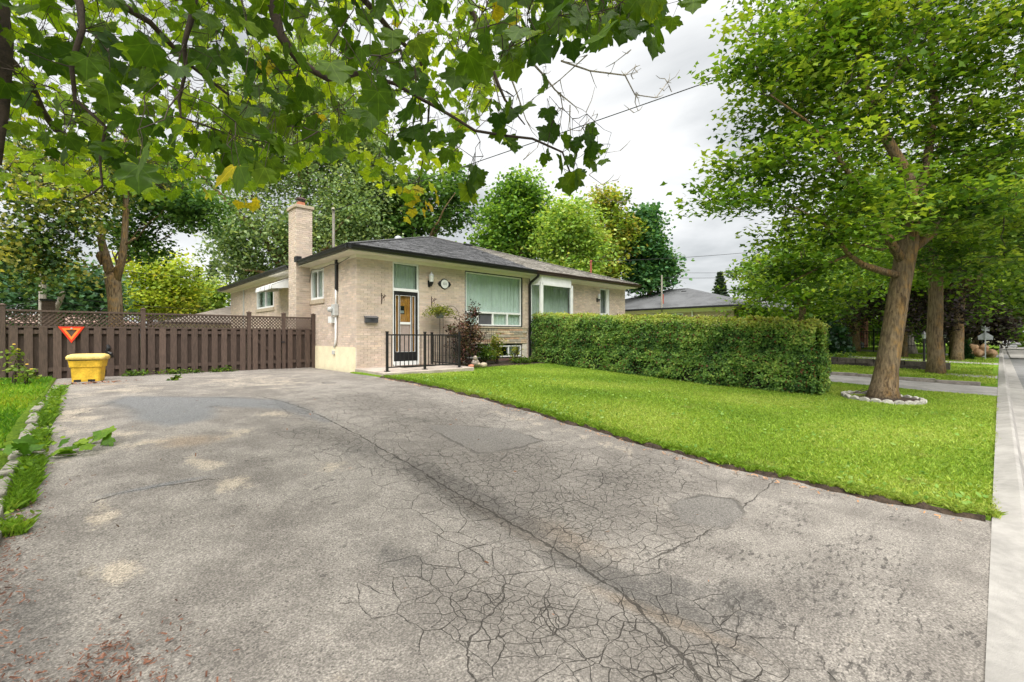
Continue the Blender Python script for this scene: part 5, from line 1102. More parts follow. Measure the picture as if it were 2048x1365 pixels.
# ------------------------------------------------------------------ street maples on the right
MG = [(.030, .078, .009), (.065, .150, .013), (.115, .225, .018), (.19, .32, .028), (.30, .41, .045)]
D = 10.45
lim = [([G(13.25, 1.82, -.1)] + trunk_px([(1768, 775, D), (1773, 740, D), (1781, 690, D), (1789, 640, D), (1797, 590, D), (1806, 540, D), (1814, 490, D), (1822, 440, D)]), [.36, .265, .222, .212, .205, .20, .20, .21, .17]),
       (trunk_px([(1822, 455, D), (1828, 400, D), (1815, 350, 10.5), (1780, 290, 10.5), (1745, 220, 10.5), (1722, 150, 10.5), (1712, 60, 10.5), (1700, -80, 10.6), (1690, -260, 10.8)]), [.15, .12, .09, .06, .03]),
       (trunk_px([(1808, 530, D), (1778, 478, 10.2), (1745, 425, 9.9), (1710, 365, 9.6), (1665, 300, 9.3), (1610, 240, 9.0), (1540, 190, 8.8)]), [.10, .08, .055, .035, .015]),
       (trunk_px([(1803, 552, D), (1765, 543, 10.2), (1725, 530, 9.9), (1698, 510, 9.7), (1672, 475, 9.5), (1640, 440, 9.3), (1590, 415, 9.2)]), [.085, .075, .055, .03, .010]),
       (trunk_px([(1820, 500, D), (1865, 465, 10.7), (1905, 395, 11), (1960, 330, 11.3), (2050, 270, 11.6), (2150, 200, 11.8)]), [.13, .10, .07, .045, .02]),
       (trunk_px([(1824, 450, D), (1850, 350, 11), (1870, 220, 11.4), (1860, 60, 11.6), (1850, -150, 11.8)]), [.12, .09, .06, .03]),
       (trunk_px([(1745, 220, 10.5), (1800, 130, 10.2), (1850, 20, 9.8), (1900, -150, 9.5)]), [.07, .05, .03]),
       (trunk_px([(1698, 510, 9.7), (1650, 530, 10.0), (1590, 560, 10.4), (1530, 600, 10.6)]), [.035, .022, .010])]
bl = rot_blobs(blobs_px([(1540, 130, 120, 140, 9.4, 1.5), (1480, 395, 105, 45, 9.3, 1.0), (1580, 330, 150, 110, 9.6, 1.8), (1620, 200, 170, 160, 10, 2.0), (1830, 130, 210, 190, 11, 2.6), (1960, 330, 170, 130, 11, 2.2), (1585, 545, 95, 60, 10.6, 1.1), (1720, 420, 150, 90, 11, 1.8), (1780, -190, 330, 190, 11, 3.4), (2060, 80, 190, 230, 11, 2.6), (1545, 612, 45, 28, 10.8, .6), (1900, 500, 140, 60, 12, 1.3), (1700, 590, 60, 40, 11.6, .8), (2060, 480, 120, 90, 11.5, 1.5), (1690, 40, 160, 130, 10, 1.8), (1775, 400, 120, 55, 9.0, 1.2), (1650, 470, 110, 50, 9.4, 1.2), (1920, 420, 120, 60, 9.6, 1.2)]))
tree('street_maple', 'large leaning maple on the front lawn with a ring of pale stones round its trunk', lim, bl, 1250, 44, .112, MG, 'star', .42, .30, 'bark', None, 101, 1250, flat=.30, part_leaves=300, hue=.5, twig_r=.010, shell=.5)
# its ring of scalloped stones
ring = thing('tree_ring', 'ring of pale scalloped edging stones around the leaning maple trunk', 'edging', (13.15, 1.8, .1)); rr_ = random.Random(3)
for i in range(22):
    a = 2 * math.pi * i / 22; x_, y_ = 13.1 + .74 * math.cos(a), 1.82 + .70 * math.sin(a); k = rr_.uniform(.85, 1.2); z_ = g1(x_, y_) + .03
    MB().loft([[(u, -.045 + v, w_) for u, w_ in ((-.1, -.06), (.1, -.06), (.105, .05), (.07, .10), (.0, .125), (-.07, .10), (-.105, .05))] for v in (0, .09)], True, (k, k, k * .98)).obj('scalloped_stone', M['pale_stone'], ring, bevel=.02).matrix_basis = Matrix.Translation((x_ - 0, y_, z_)) @ Matrix.Rotation(a + math.pi / 2 + rr_.uniform(-.1, .1), 4, 'Z') @ Matrix.Rotation(rr_.uniform(-.25, .25), 4, 'X') @ Matrix.Diagonal((1, .9, .78, 1))
MB().lathe([(.72, 0), (.70, .045), (.4, .06), (.05, .07)], (13.1, 1.82, g1(13.1, 1.8) + .01), 20).obj('soil', M['soil'], ring)
for a in range(2): MB().tube([(12.62 + .1 * a, 2.35, .20), (12.72 + .08 * a, 2.25 - .1 * a, .23), (12.85, 2.1 - .1 * a, .30)], [.006, .010, .008], 5).obj('stick', M['twig'], ring)

DGX = [(.016, .045, .010), (.040, .095, .016), (.075, .145, .026), (.12, .20, .04)]
def street_tree(x, y, h, lean, rad, crown, label, cols, seed, n_cl=160, per=14, size=.32, r0=.3, name='street_tree', bark='bark', cr=.55, low=.3, cat='tree', group='street trees beyond the neighbour driveway'):
    r = np.random.default_rng(seed); b = G(x, y, -.1); f = b + Vector((lean[0], lean[1], h * .42)); t_ = b + Vector((lean[0] * 1.4, lean[1] * 1.4, h * .9))
    limbs = [(limb_path(b, f, r, 5, 0, .01), [r0 * 1.35, r0 * 1.05, r0, r0 * .95, r0 * .9, r0 * .9]), (limb_path(f - Vector((0, 0, .3)), t_, r, 6, 0, .05), [r0 * .7, r0 * .15])]
    for i in range(6):
        a = 2 * math.pi * (i + r.uniform(0, .6)) / 6; limbs.append((limb_path(f - Vector((0, 0, .2)), f + Vector((math.cos(a) * crown * .75, math.sin(a) * crown * .75, h * r.uniform(.12, .38))), r, 6, .05, .05), [r0 * .5, r0 * .08]))
    bl_ = [(np.array(f + Vector((0, 0, h * .25))), np.array([crown, crown, h * .34]))]
    for i in range(6):
        a = r.uniform(0, 6.28); bl_.append((np.array(f + Vector((math.cos(a) * crown * .7, math.sin(a) * crown * .7, h * r.uniform(low - .25, low + .1)))), np.array([crown * .45, crown * .45, h * .13])))
    return tree(name, label, limbs, bl_, int(n_cl * 1.5), int(per * 2.0), size * .88, cols, 'diamond', .6, cr, bark, group, seed, 0, cat)
street_tree(23.25, 1.65, 9.5, (.1, .0), .3, 4.2, 'street maple with a thick lichen-yellow trunk just beyond the neighbour driveway', MG, 201, 340, 18, .22, .235, cr=.45, low=.22)
street_tree(36.4, 1.7, 10, (.9, -.1), .3, 5, 'leaning street maple beside the dark columnar conifer', MG, 202, 240, 16, .30, .25, low=.25)
street_tree(45.0, 2.2, 11, (.1, .2), .3, 5.5, 'street tree with a straight tan trunk behind the paper leaf bags', MG, 203, 220, 16, .36, .24, low=.22)
street_tree(58.5, 2.5, 12, (.2, .2), .3, 6.5, 'street tree with a dark trunk on the far side of the crossroad', MG, 204, 220, 16, .48, .3, low=.16)
street_tree(75, 1.8, 12, (.1, .1), .3, 7, 'farthest street tree arching over the road', MG, 205, 220, 16, .6, .35, low=.15)
street_tree(95, -9, 13, (0, 0), .3, 9, 'distant tree closing the view down the road on its right side', MG, 206, 220, 14, .8, .4, low=-.05)
street_tree(130, 3, 14, (0, 0), .3, 12, 'distant tree mass at the far end of the road', MG, 207, 240, 14, 1.2, .4, low=-.1)
PG = [(.012, .010, .012), (.03, .022, .026), (.055, .040, .042), (.05, .06, .03)]
street_tree(37.5, 4.1, 6.5, (.0, .0), .2, 3.4, 'purple-leaved tree with a thin olive trunk on the terrace lawn', PG, 208, 150, 14, .24, .16, 'purple_tree', low=.12)
street_tree(66, 1.6, 5.5, (.0, .0), .2, 2.6, 'low dark purple tree overhanging the far kerb', PG, 209, 140, 14, .36, .15, 'purple_tree', low=.0)
street_tree(50.5, 5.2, 12, (.4, .6), .4, 5, 'grey-barked forked tree behind the black iron fence', MG, 210, 170, 16, .40, .42, bark='bark_grey', low=.15)
street_tree(72, 13, 11, (0, 0), .2, 6, 'distant tree behind the iron fence left of the forked grey tree', MG, 214, 180, 14, .6, .3, 'garden_tree', low=-.15, group='garden trees by the next houses')
street_tree(84, 9, 12, (0, 0), .2, 7, 'distant tree closing the gap behind the purple-leaved tree', DGX, 215, 180, 14, .7, .3, 'garden_tree', low=-.2, group='garden trees by the next houses')
street_tree(66, 19, 12, (0, 0), .2, 7, 'distant tree between brown brick house and iron fence', DGX, 216, 180, 14, .65, .3, 'garden_tree', low=-.2, group='garden trees by the next houses')
street_tree(33, 8.5, 8, (0, 0), .2, 4.2, 'leafy tree in front of the neighbouring bungalow', MG, 211, 220, 14, .3, .22, 'garden_tree', low=.05, group='garden trees by the next houses')
street_tree(43, 7.5, 9, (0, 0), .2, 4.5, 'leafy tree between the bungalow and the brown brick house', MG, 212, 200, 14, .36, .24, 'garden_tree', low=.02, group='garden trees by the next houses')
street_tree(58, 14, 12, (0, 0), .2, 7, 'broad tree behind the brown brick house', MG, 213, 200, 14, .6, .3, 'garden_tree', low=0, group='garden trees by the next houses')

# ------------------------------------------------------------------ trees behind the house and beyond the fence
DG = [(.018, .050, .014), (.042, .100, .022), (.075, .150, .032), (.115, .20, .05)]
LG = [(.08, .15, .03), (.14, .24, .045), (.22, .32, .065), (.31, .40, .10)]
YG = [(.09, .15, .02), (.18, .26, .03), (.29, .36, .04), (.38, .40, .06)]
SG = [(.07, .125, .050), (.13, .20, .085), (.20, .28, .125), (.28, .35, .18)]
def back_tree(name, label, d, base, blobs, n_cl, per, size, cols, seed, r0=.3, cr=.6, bark='bark', tip=None, flat=.55, shell=.5, limbs_to=6, hue=.45, tmpl='diamond', spread=.6):
    n_cl = int(n_cl * 1.7); per = int(per * 2.0); size *= .88; cr *= .95; cols = [tuple(min(.6, q * 1.65) for q in c_) for c_ in cols]
    r = np.random.default_rng(seed); bx, by = base; b = at(bx, 640, d); b.z = .35
    bl_ = rot_blobs(blobs_px([(x, y, rx, ry, d + dz, rx * d / FPX * .8) for x, y, rx, ry, dz in blobs])); f = at(bx, by, d)
    limbs = [(limb_path(b, f, r, 5, 0, .012), [r0 * 1.2, r0, r0 * .9])]
    for c_, r_ in bl_[:limbs_to] * 2: limbs.append((limb_path(f - Vector((0, 0, .4)), Vector(c_) + Vector(r.normal(0, .5, 3) * r_), r, 7, .03, .05), [r0 * .45, r0 * .06]))
    return tree(name, label, limbs, bl_, n_cl, per, size, cols, tmpl, spread, cr, bark, None, seed, 0, 'tree', shell, hue, tip=tip, flat=flat)
back_tree('willow', 'tall pale silvery green willow behind the brick chimney', 33, (600, 560), [(520, 300, 110, 130, 0), (660, 300, 110, 150, 1), (470, 470, 80, 80, -1), (590, 470, 90, 90, 0), (700, 430, 80, 90, 0), (600, 180, 130, 90, 1), (500, 540, 70, 45, 0), (745, 330, 60, 110, 1)], 760, 24, .30, SG, 301, .5, .65, tip=(0, 0, -1.2), flat=.9, shell=.6)
back_tree('background_tree', 'dark green maple behind the left end of the roof', 37, (830, 520), [(760, 400, 70, 70, 0), (840, 410, 70, 80, 0), (910, 400, 55, 70, 1), (800, 460, 80, 50, 0), (700, 470, 60, 60, 0)], 240, 18, .42, DG, 302, .35)
back_tree('background_tree', 'rounded bright green maple rising above the middle of the roof', 36, (1040, 520), [(1045, 385, 60, 42, 0), (1020, 440, 65, 60, 0), (1080, 450, 50, 60, 0), (990, 490, 60, 40, 0), (1060, 500, 60, 30, 0)], 260, 18, .36, [(.03, .08, .014), (.065, .145, .022), (.12, .22, .034), (.18, .29, .05)], 303, .3)
back_tree('background_tree', 'pale yellow-green rounded tree above the dividing line of the roof', 33, (1135, 560), [(1140, 450, 62, 52, 0), (1120, 500, 55, 50, 0), (1180, 500, 40, 45, 0), (1140, 550, 60, 30, 0)], 220, 20, .30, LG, 304, .25)
back_tree('background_tree', 'tree turning yellow and russet behind the right-hand roof slope', 39, (1220, 560), [(1215, 410, 40, 35, 0), (1225, 470, 50, 50, 0), (1200, 540, 50, 40, 0), (1255, 470, 28, 40, 0)], 190, 18, .36, [(.07, .12, .02), (.14, .22, .03), (.22, .28, .045), (.30, .26, .06)], 305, .3, hue=.9)
back_tree('background_tree', 'dark blue-green maple at the right end of the house', 40, (1300, 580), [(1290, 445, 36, 38, 0), (1290, 500, 50, 48, 0), (1325, 535, 36, 36, 0), (1290, 560, 55, 30, 0)], 220, 18, .40, [(.014, .050, .018), (.032, .095, .034), (.06, .145, .05), (.10, .19, .07)], 306, .3)
back_tree('background_tree', 'dark maple with a low leafy bough beyond the forked trunk', 24, (236, 520), [(330, 400, 90, 60, 0), (400, 420, 60, 45, 0), (300, 340, 110, 60, 1), (260, 460, 60, 50, 0), (290, 500, 40, 25, 0)], 260, 18, .26, DG, 307, .12, .45)
# forked, pruned trunk
r3 = np.random.default_rng(33); d = 19.0
lim = [(trunk_px([(233, 700, d), (232, 640, d), (230, 600, d), (226, 560, d), (224, 548, d)]), [.26, .25, .25, .27, .25]), (trunk_px([(224, 560, d), (214, 525, d), (206, 495, d), (200, 470, d - .2)]), [.19, .18, .15, .12]), (trunk_px([(232, 560, d), (244, 520, d), (249, 480, d), (252, 420, d), (252, 350, d), (250, 250, d)]), [.17, .14, .12, .11, .09, .04]), (trunk_px([(250, 490, d), (262, 482, d - .1), (271, 476, d - .1)]), [.05, .045, .04]), (trunk_px([(214, 548, d - .25), (224, 540, d - .3), (236, 530, d - .3)]), [.03, .035, .03]), (trunk_px([(200, 505, d - .2), (197, 512, d - .2), (203, 530, d - .1)]), [.08, .10, .05])]
bl = rot_blobs(blobs_px([(190, 390, 70, 70, d - .5, 1.2), (120, 430, 90, 110, d - 1.5, 1.5), (60, 480, 90, 110, d - 2, 1.5), (230, 330, 90, 60, d, 1.4), (60, 330, 100, 80, d - 1, 1.6), (100, 540, 70, 45, d - 2, 1.2)]))
tree('pruned_tree', 'pruned tree with a thick forked trunk and drooping yellowish foliage beyond the fence', lim, bl, 380, 24, .17, [(.022, .055, .014), (.06, .12, .022), (.12, .20, .034), (.27, .32, .055), (.40, .40, .10)], 'spray', .8, .32, 'bark', None, 308, 120, 'tree', .5, .75, tip=(0, 0, -1), flat=.9)
back_tree('background_tree', 'blue-green tree low behind the far left part of the fence', 28, (120, 620), [(60, 590, 90, 50, 0), (160, 570, 70, 55, 0), (30, 530, 60, 60, 0), (190, 610, 50, 40, 0)], 220, 16, .32, [(.022, .06, .03), (.05, .115, .058), (.09, .17, .085)], 309, .25)
back_tree('background_tree', 'light yellow-green thin-leaved tree right of the forked trunk', 34, (300, 600), [(290, 550, 50, 50, 0), (350, 550, 45, 40, 0), (300, 600, 70, 35, 0), (370, 590, 40, 35, 0)], 190, 14, .32, YG, 310, .2)
back_tree('background_tree', 'pale green tree low beside the rear corner of the house', 42, (420, 610), [(400, 600, 35, 30, 0), (435, 590, 25, 35, 0), (330, 615, 60, 25, 0)], 130, 14, .42, LG, 311, .2)
def spruce(name, label, x, ybase, ytop, w, d, cols, seed):
    r = np.random.default_rng(seed); top = at(x, ytop, d); b = at(x, ybase, d); b.z = min(b.z, .4); H_ = top.z - b.z; R0 = w * d / FPX; t = thing(name, label, 'tree', b)
    MB().tube([b, top], [.16, .02], 7).obj('trunk', M['bark'], t); P_ = []; T_ = []
    for z in np.arange(.05, 1, .045):
        L_ = R0 * (1 - z) ** .9 + .01 * R0
        for a in np.arange(0, 6.28, .52):
            a2 = a + r.uniform(-.25, .25)
            for s in np.linspace(.15, 1, 8):
                for _ in range(7): P_.append((b.x + math.cos(a2) * L_ * s + r.normal(0, .03 * R0), b.y + math.sin(a2) * L_ * s + r.normal(0, .03 * R0), b.z + z * H_ - L_ * s * .25 + (L_ * .2 * s ** 2) + r.normal(0, .04))); T_.append((math.cos(a2), math.sin(a2), -.2))
    P_ = np.array(P_); n = len(P_); ty = np.array(T_) + r.normal(0, .4, (n, 3)); ty /= np.linalg.norm(ty, axis=1)[:, None]; nz = np.array([0, 0, 1.]) + r.normal(0, .4, (n, 3)); nz -= ty * (nz * ty).sum(1)[:, None]; nz /= np.linalg.norm(nz, axis=1)[:, None]
    link('crown', leaves_mesh('crown', P_, np.stack([np.cross(ty, nz), ty, nz], -1), R0 * .13 * r.uniform(.6, 1.4, n), mixcol(cols, r.uniform(0, 1, n)), leaf_template('diamond'), M['leaf']), t, kind='stuff')
SP = [(.025, .06, .034), (.05, .10, .055), (.085, .14, .08)]
spruce('spruce', 'small dark spruce behind the fence left of the house', 395, 640, 535, 28, 44, SP, 401)
spruce('spruce', 'pale spruce close to the rear corner of the house', 425, 640, 525, 32, 50, SP, 402)
spruce('spruce', 'lone spruce standing above the neighbouring bungalow roof', 1440, 660, 546, 36, 62, [(.04, .085, .05), (.08, .14, .085), (.13, .19, .12)], 403)
spruce('conifer', 'dark dense columnar conifer beside the leaning street maple', 1922, 725, 668, 22, 28, [(.008, .03, .008), (.018, .06, .012), (.03, .085, .02)], 404)
bush('juniper', 'dark green rounded juniper at the end of the hedge on the terrace', (30.5, 7.2, 1.15), (2.0, 1.6, 1.25), 170, 26, .20, [(.006, .022, .010), (.012, .04, .016), (.025, .065, .025)], 'shrub', 405, 'spray', .22, None, 8)
bush('terrace_shrub', 'small flowering shrub at the end of the terrace lawn', (26.5, 5.2, .55), (.5, .4, .25), 20, 10, .12, G3, 'shrub', 406, 'oval', .14)

# ------------------------------------------------------------------ neighbouring houses
def hip_house(name, label, x0, x1, y0, y1, zb, ze, pitch, ov, wallm, roofm, wins, doors=(), trim='cream', gut='black'):
    h = thing(name, label, 'house', ((x0 + x1) / 2, (y0 + y1) / 2, zb))
    MB().box(x0, x1, y0, y1, zb - .3, ze - .12).obj('wall', wallm, h)
    a, b, c, d = x0 - ov, x1 + ov, y0 - ov, y1 + ov; hw = min(b - a, d - c) / 2; pk_ = ze + hw * pitch
    if (b - a) < (d - c): R_ = [((a + b) / 2, c + hw, pk_), ((a + b) / 2, d - hw, pk_)]; fs = [(0, 1, 4), (1, 2, 5, 4), (2, 3, 5), (3, 0, 4, 5)]
    else: R_ = [(a + hw, (c + d) / 2, pk_), (b - hw, (c + d) / 2, pk_)]; fs = [(0, 1, 5, 4), (1, 2, 5), (2, 3, 4, 5), (3, 0, 4)]
    MB().add([(a, c, ze), (b, c, ze), (b, d, ze), (a, d, ze)] + R_ + [(a, c, ze - .1), (b, c, ze - .1), (b, d, ze - .1), (a, d, ze - .1)], fs + [(0, 6, 7, 1), (1, 7, 8, 2), (2, 8, 9, 3), (3, 9, 6, 0)]).obj('roof', roofm, h)
    MB().box(a, b, c, d, ze - .118, ze - .102).obj('soffit', M[trim], h); MB().box(x0 - .02, x1 + .02, y0 - .02, y1 + .02, ze - .34, ze - .12).obj('frieze', M[trim], h)
    gm = MB(); gm.box(a - .1, b + .1, c - .11, c - .005, ze - .11, ze + .02); gm.box(a - .11, a - .005, c, d, ze - .11, ze + .02); gm.obj('gutter', M[gut], h)
    for side, u0, u1, z0, z1 in wins:
        if side == 'f': w = frame_x('window', u0, u1, z0, z1, y0 - .05, y0 + .02, .08, M['white'], h); box('pane', (u0 + .08, u1 - .08, y0 - .03, y0 - .02, z0 + .08, z1 - .08), M['win_dark'], w); box('mullion', ((u0 + u1) / 2 - .03, (u0 + u1) / 2 + .03, y0 - .045, y0 - .031, z0 + .08, z1 - .08), M['white'], w)
        else: w = frame_y('window', u0, u1, z0, z1, x0 - .05, x0 + .02, .08, M['white'], h); box('pane', (x0 - .03, x0 - .02, u0 + .08, u1 - .08, z0 + .08, z1 - .08), M['win_dark'], w); box('mullion', (x0 - .045, x0 - .031, (u0 + u1) / 2 - .03, (u0 + u1) / 2 + .03, z0 + .08, z1 - .08), M['white'], w)
    for u0, u1, z0, z1, m_ in doors:
        w = frame_x('door', u0, u1, z0, z1, y0 - .05, y0 + .02, .10, M['white'], h); box('door_panel', (u0 + .1, u1 - .1, y0 - .035, y0 - .02, z0, z1 - .1), m_, w)
    return h
N = NT('dark_window'); M['win_dark'] = N.end(N.princ(N.mix(N.ss(N.noise(.9, 2), .35, .65), (.03, .045, .05), (.16, .24, .24)), .06, 0, .6))
M['tan_wall'] = pm('tan_brick_far', (.46, .36, .27), .9, .12, 6, .004, 40); M['brown_wall'] = pm('brown_brick_far', (.15, .085, .065), .9, .2, 6, .004, 40); M['red_wall'] = pm('red_brick_far', (.30, .13, .09), .9, .2, 6)
h2 = hip_house('neighbour_bungalow', 'tan brick bungalow with grey hip roof above the hedge', 31.3, 43.5, 12.0, 26, .55, 3.55, .31, .5, M['tan_wall'], M['roof_grey'], [('s', 15.5, 18.5, 1.9, 3.15), ('f', 36.3, 39.6, 1.5, 3.2), ('s', 22, 24, 2.0, 3.15)], [(33.2, 34.6, .6, 3.15, pm('blue_door', (.10, .13, .18), .5))])
MB().tube([(31.0, 17.0, 3.3), (31.0, 17.0, 6.0)], .06, 7).obj('service_mast', M['wood_pole'], h2); MB().tube([(32.2, 17.6, 3.7), (32.2, 17.6, 4.7)], .10, 7).obj('vent_pipe', M['rust'], h2)
for x_ in (32.6, 33.0): MB().lathe([(.14, 0), (.14, .8), (.18, .82), (.1, .95)], (x_, 24.5, 4.2), 8).obj('flue_pipe', M['galv'], h2)
for x_, y_, z_ in ((36.0, 17.6, 5.1), (37.0, 18.2, 5.4)): box('roof_vent', (x_, x_ + .5, y_, y_ + .4, z_ - .3, z_ + .12), M['black'], h2)
MB().tube([(31.22, 14.8, 3.3), (31.22, 14.8, 1.0)], .05, 6).obj('downspout', M['white'], h2)
h3 = hip_house('brown_brick_house', 'brown brick house with white framed door partly hidden by the street maple', 47.5, 60, 10.5, 20, .6, 4.0, .4, .5, M['brown_wall'], M['roof_grey'], [('f', 53.5, 56.5, 1.6, 3.2), ('s', 13, 15, 1.6, 3.2)], [(49, 50.4, .7, 3.3, M['black'])], 'white')
MB().box(56.5, 58.5, 9.2, 10.48, .3, 3.6).obj('brick_bay', M['red_wall'], h3)
h4 = hip_house('rear_house', 'low house with tan shingle roof behind the fence beside the rear house corner', 3.8, 15, 34, 44, .4, 2.35, .30, .5, M['tan_wall'], M['roof_tan'], [])
h5 = hip_house('left_rear_house', 'house with reddish tan roof just showing above the fence left of the forked trunk', -4.5, 3.0, 46, 56, .4, 2.4, .28, .5, M['tan_wall'], pm('reddish_roof', (.36, .24, .2), .9, .12, 3), [])

# ------------------------------------------------------------------ poles, wires
up = MB().tube([at(85, 690, 22), at(85, 545, 22)], [.16, .13], 9).obj('utility_pole', M['wood_pole']); tag(up, 'weathered grey utility pole standing behind the fence at the left', 'pole')
cp = thing('tall_post', 'tall brown post with dark cap behind the fence right of the utility pole', 'post', at(97, 680, 18)); a = at(97, 690, 18); b = at(97, 603, 18)
MB().box(a.x - .19, a.x + .19, a.y - .19, a.y + .19, .3, b.z).obj('shaft', M['fence'], cp); MB().box(a.x - .23, a.x + .23, a.y - .23, a.y + .23, b.z, b.z + .08).obj('cap', M['black'], cp)
st = MB().tube([at(106, 665, 19), at(108, 625, 19), at(118, 606, 19), at(125, 588, 19), at(128, 584, 19)], [.11, .10, .09, .09, .06], 8).obj('cut_stump', M['bark_grey'], None, smooth=True); tag(st, 'pale lopped stump sticking up behind the fence beside the tall brown post', 'stump')
def wire(name, label, a, b, sag, rad, n=24):
    a, b = Vector(a), Vector(b); pts = [a.lerp(b, i / n) - Vector((0, 0, sag * 4 * (i / n) * (1 - i / n))) for i in range(n + 1)]; tag(MB().tube(pts, rad, 5).obj(name, M['black']), label, 'wire')
mast = Vector((6.26, 15.74, 5.84)); Q = at(1850, 0, 9.5); E_ = mast + (Q - mast) * 1.75
wire('service_wire', 'thick service wire rising from the left roof mast across the sky', mast, E_, .12, .013)
tag(MB().tube([(E_.x, E_.y, 0), (E_.x, E_.y, E_.z + .8)], [.17, .12], 9).obj('utility_pole', M['wood_pole']), 'utility pole across the road that carries the service wire', 'pole')
wire('service_wire', 'wire running right from the red mast of the right-hand half', (19.0, 14.37, 5.35), at(1700, 480, 30), .25, .012)
wire('service_wire', 'thin wire over the bungalow roof leading to its mast', (31.0, 17.0, 5.8), at(1640, 545, 45), .2, .015)
wire('service_wire', 'upper thin wire crossing behind the dark tree above the bungalow', at(1340, 546, 50), at(1700, 541, 45), .1, .016)
wire('service_wire', 'upper of two wires from the left utility pole to the fence corner', at(85, 598, 22), at(-60, 625, 16), .05, .012)
wire('service_wire', 'lower of two wires from the left utility pole to the fence corner', at(85, 602, 22), at(-60, 632, 16), .05, .012)
wire('service_wire', 'upper wire running right from the left utility pole past the forked trunk', at(86, 590, 22), at(470, 618, 40), .25, .014)
wire('service_wire', 'lower wire running right from the left utility pole past the forked trunk', at(86, 600, 22), at(470, 640, 40), .2, .014)
wire('service_wire', 'slack wire against the foliage left of the forked trunk', at(128, 530, 21), at(470, 560, 40), .1, .016)

# ------------------------------------------------------------------ along the street on the right
rt = thing('retaining_wall', 'low dark two-course stone retaining wall between verge and terrace lawn', 'wall', (25.1, 6, .2)); rq = random.Random(17)
for c_ in range(2):
    y_ = 1.55 - .2 * c_
    while y_ < 13.5:
        L_ = rq.uniform(.5, .9); z_ = g1(25, y_ + L_ / 2) + .04; k = rq.uniform(.6, 1.7)
        MB().box(24.95 + .03 * c_, 25.25 + .03 * c_, y_, y_ + L_ - .02, z_ - .1 + .19 * c_, z_ + .17 + .19 * c_, (k, k * .97, k * .92)).obj('stone', M['retain'], rt, bevel=.02); y_ += L_
def lamp_post(x, y, h_, label):
    t = thing('lamp_post', label, 'lamp', (x, y, 0)); z = g1(x, y); MB().lathe([(.07, 0), (.07, .1), (.045, .14), (.045, h_ - .3), (.07, h_ - .28), (.07, h_ - .24)], (x, y, z), 8).obj('post', M['black'], t)
    MB().lathe([(.06, 0), (.10, .2)], (x, y, z + h_ - .23), 6).obj('lantern_glass', M['galv'], t); MB().lathe([(.13, 0), (.05, .09), (.01, .14)], (x, y, z + h_ - .025), 6).obj('cap', M['black'], t)
lamp_post(28.6, 2.42, 1.55, 'short black lamp post at the end of the retaining wall'); lamp_post(39.0, 2.35, 1.55, 'short black lamp post behind the leaning street maple')
ir = thing('iron_fence', 'black iron fence with thin pickets across the terrace lawn', 'fence', (46, 7, .5))
for y_ in np.arange(3.5, 12.2, 1.7): MB().box(45.96, 46.04, y_ - .04, y_ + .04, .1, 2.1).obj('post', M['black'], ir)
for z_ in (.75, 1.85): MB().box(45.98, 46.02, 3.5, 12.1, z_, z_ + .05).obj('rail', M['black'], ir)
for y_ in np.arange(3.6, 12.1, .17): MB().box(45.99, 46.01, y_ - .012, y_ + .012, .55, 2.0).obj('picket', M['black'], ir)
sg = thing('road_sign', 'back of a pentagonal road sign with a small square plate on a steel post', 'sign', (40.9, .62, 0))
MB().box(40.87, 40.93, .59, .65, 0, 2.15).obj('post', M['galv'], sg)
mb = MB(); pent = [(-.32, 1.28), (.32, 1.28), (.34, 1.50), (.0, 1.78), (-.34, 1.50)]; mb.loft([[(x_, .62 + u, z_) for u, z_ in pent] for x_ in (40.94, 40.95)]); mb.obj('pentagon_plate', M['galv'], sg)
MB().box(40.94, 40.95, .45, .79, 1.82, 2.1).obj('square_plate', M['galv'], sg)
rg_ = random.Random(9)
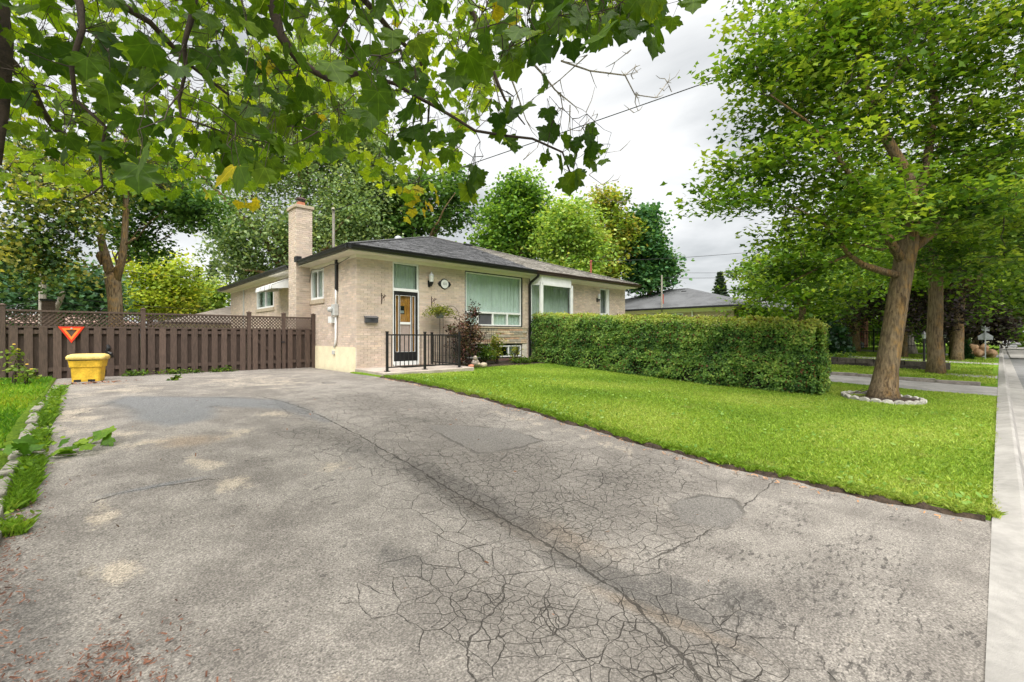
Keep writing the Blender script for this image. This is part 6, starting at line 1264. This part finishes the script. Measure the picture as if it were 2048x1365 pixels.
for i in range(8):
    x_, y_, z_ = 43.2 + rg_.uniform(-.4, .9), .35 + .22 * i + rg_.uniform(-.05, .05), .35
    if i in (2, 4, 6): z_ += .38
    k = rg_.uniform(.8, 1.25)
    lb = ('rightmost', 'second from the right', 'raised third', 'fourth', 'raised fifth', 'sixth', 'raised seventh', 'leftmost')[i]
    tag(lump((x_, y_, z_), .36, .26, .26, M['paper'], 'leaf_bag', None, 20 + i, .35, (k, k * .97, k * .9), 12, 8), f'crumpled paper leaf bag behind the road sign, {lb} in the heap', 'bag', 'paper leaf bags heaped on the verge')
bb = MB().loft([rect_ring(52, 1.1, .25, .35, z_, .05) for z_ in (.05, .40)]).obj('recycling_box', M['blue']); tag(bb, 'small blue recycling box on the grass near the crossroad', 'box')
def car(x, y, rot, mat, label, s=1.0):
    t = thing('parked_car', label, 'car', (x, y, 0)); T = Matrix.Translation((x, y, 0)) @ Matrix.Rotation(rot, 4, 'Z')
    prof = [(-2.2, .35), (2.2, .35), (2.25, .6), (2.1, .82), (1.2, .95), (-2.0, 1.0), (-2.25, .85), (-2.25, .5)]
    MB().loft([[T @ Vector((px, w, pz)) for px, pz in prof] for w in (-.85, .85)]).obj('body', mat, t, bevel=.08)
    cab = [(-1.9, .96), (1.2, .94), (.55, 1.42), (-1.45, 1.45)]; MB().loft([[T @ Vector((px, w * (1 if pz < 1.2 else .85), pz)) for px, pz in cab] for w in (-.78, .78)]).obj('windows', M['win_dark'], t, bevel=.04)
    MB().loft([[T @ Vector((px, w, pz)) for px, pz in ((-1.4, 1.44), (.5, 1.41), (.45, 1.47), (-1.35, 1.50))] for w in (-.66, .66)]).obj('roof', mat, t, bevel=.02)
    for u in (-1.35, 1.35):
        for w in (-.8, .8): MB().lathe([(.20, -.1), (.33, -.1), (.33, .1), (.20, .1)], (0, 0, 0), 14, M=T @ Matrix.Translation((u, w, .33)) @ RX).obj('wheel', M['rubber'], t)
    for w in (-.62, .62): MB().box(2.16, 2.27, w - .14, w + .14, .62, .76, M=T).obj('headlight', M['galv'], t)
car(66, -2.9, 0, M['carpaint_w'], 'white car parked far down the road at the right edge'); car(54, 11.2, RAD(80), M['carpaint_d'], 'dark blue car parked by the brown brick house behind the iron fence'); car(76, -2.8, 0, M['carpaint_d'], 'dark car far down the road behind the white one')
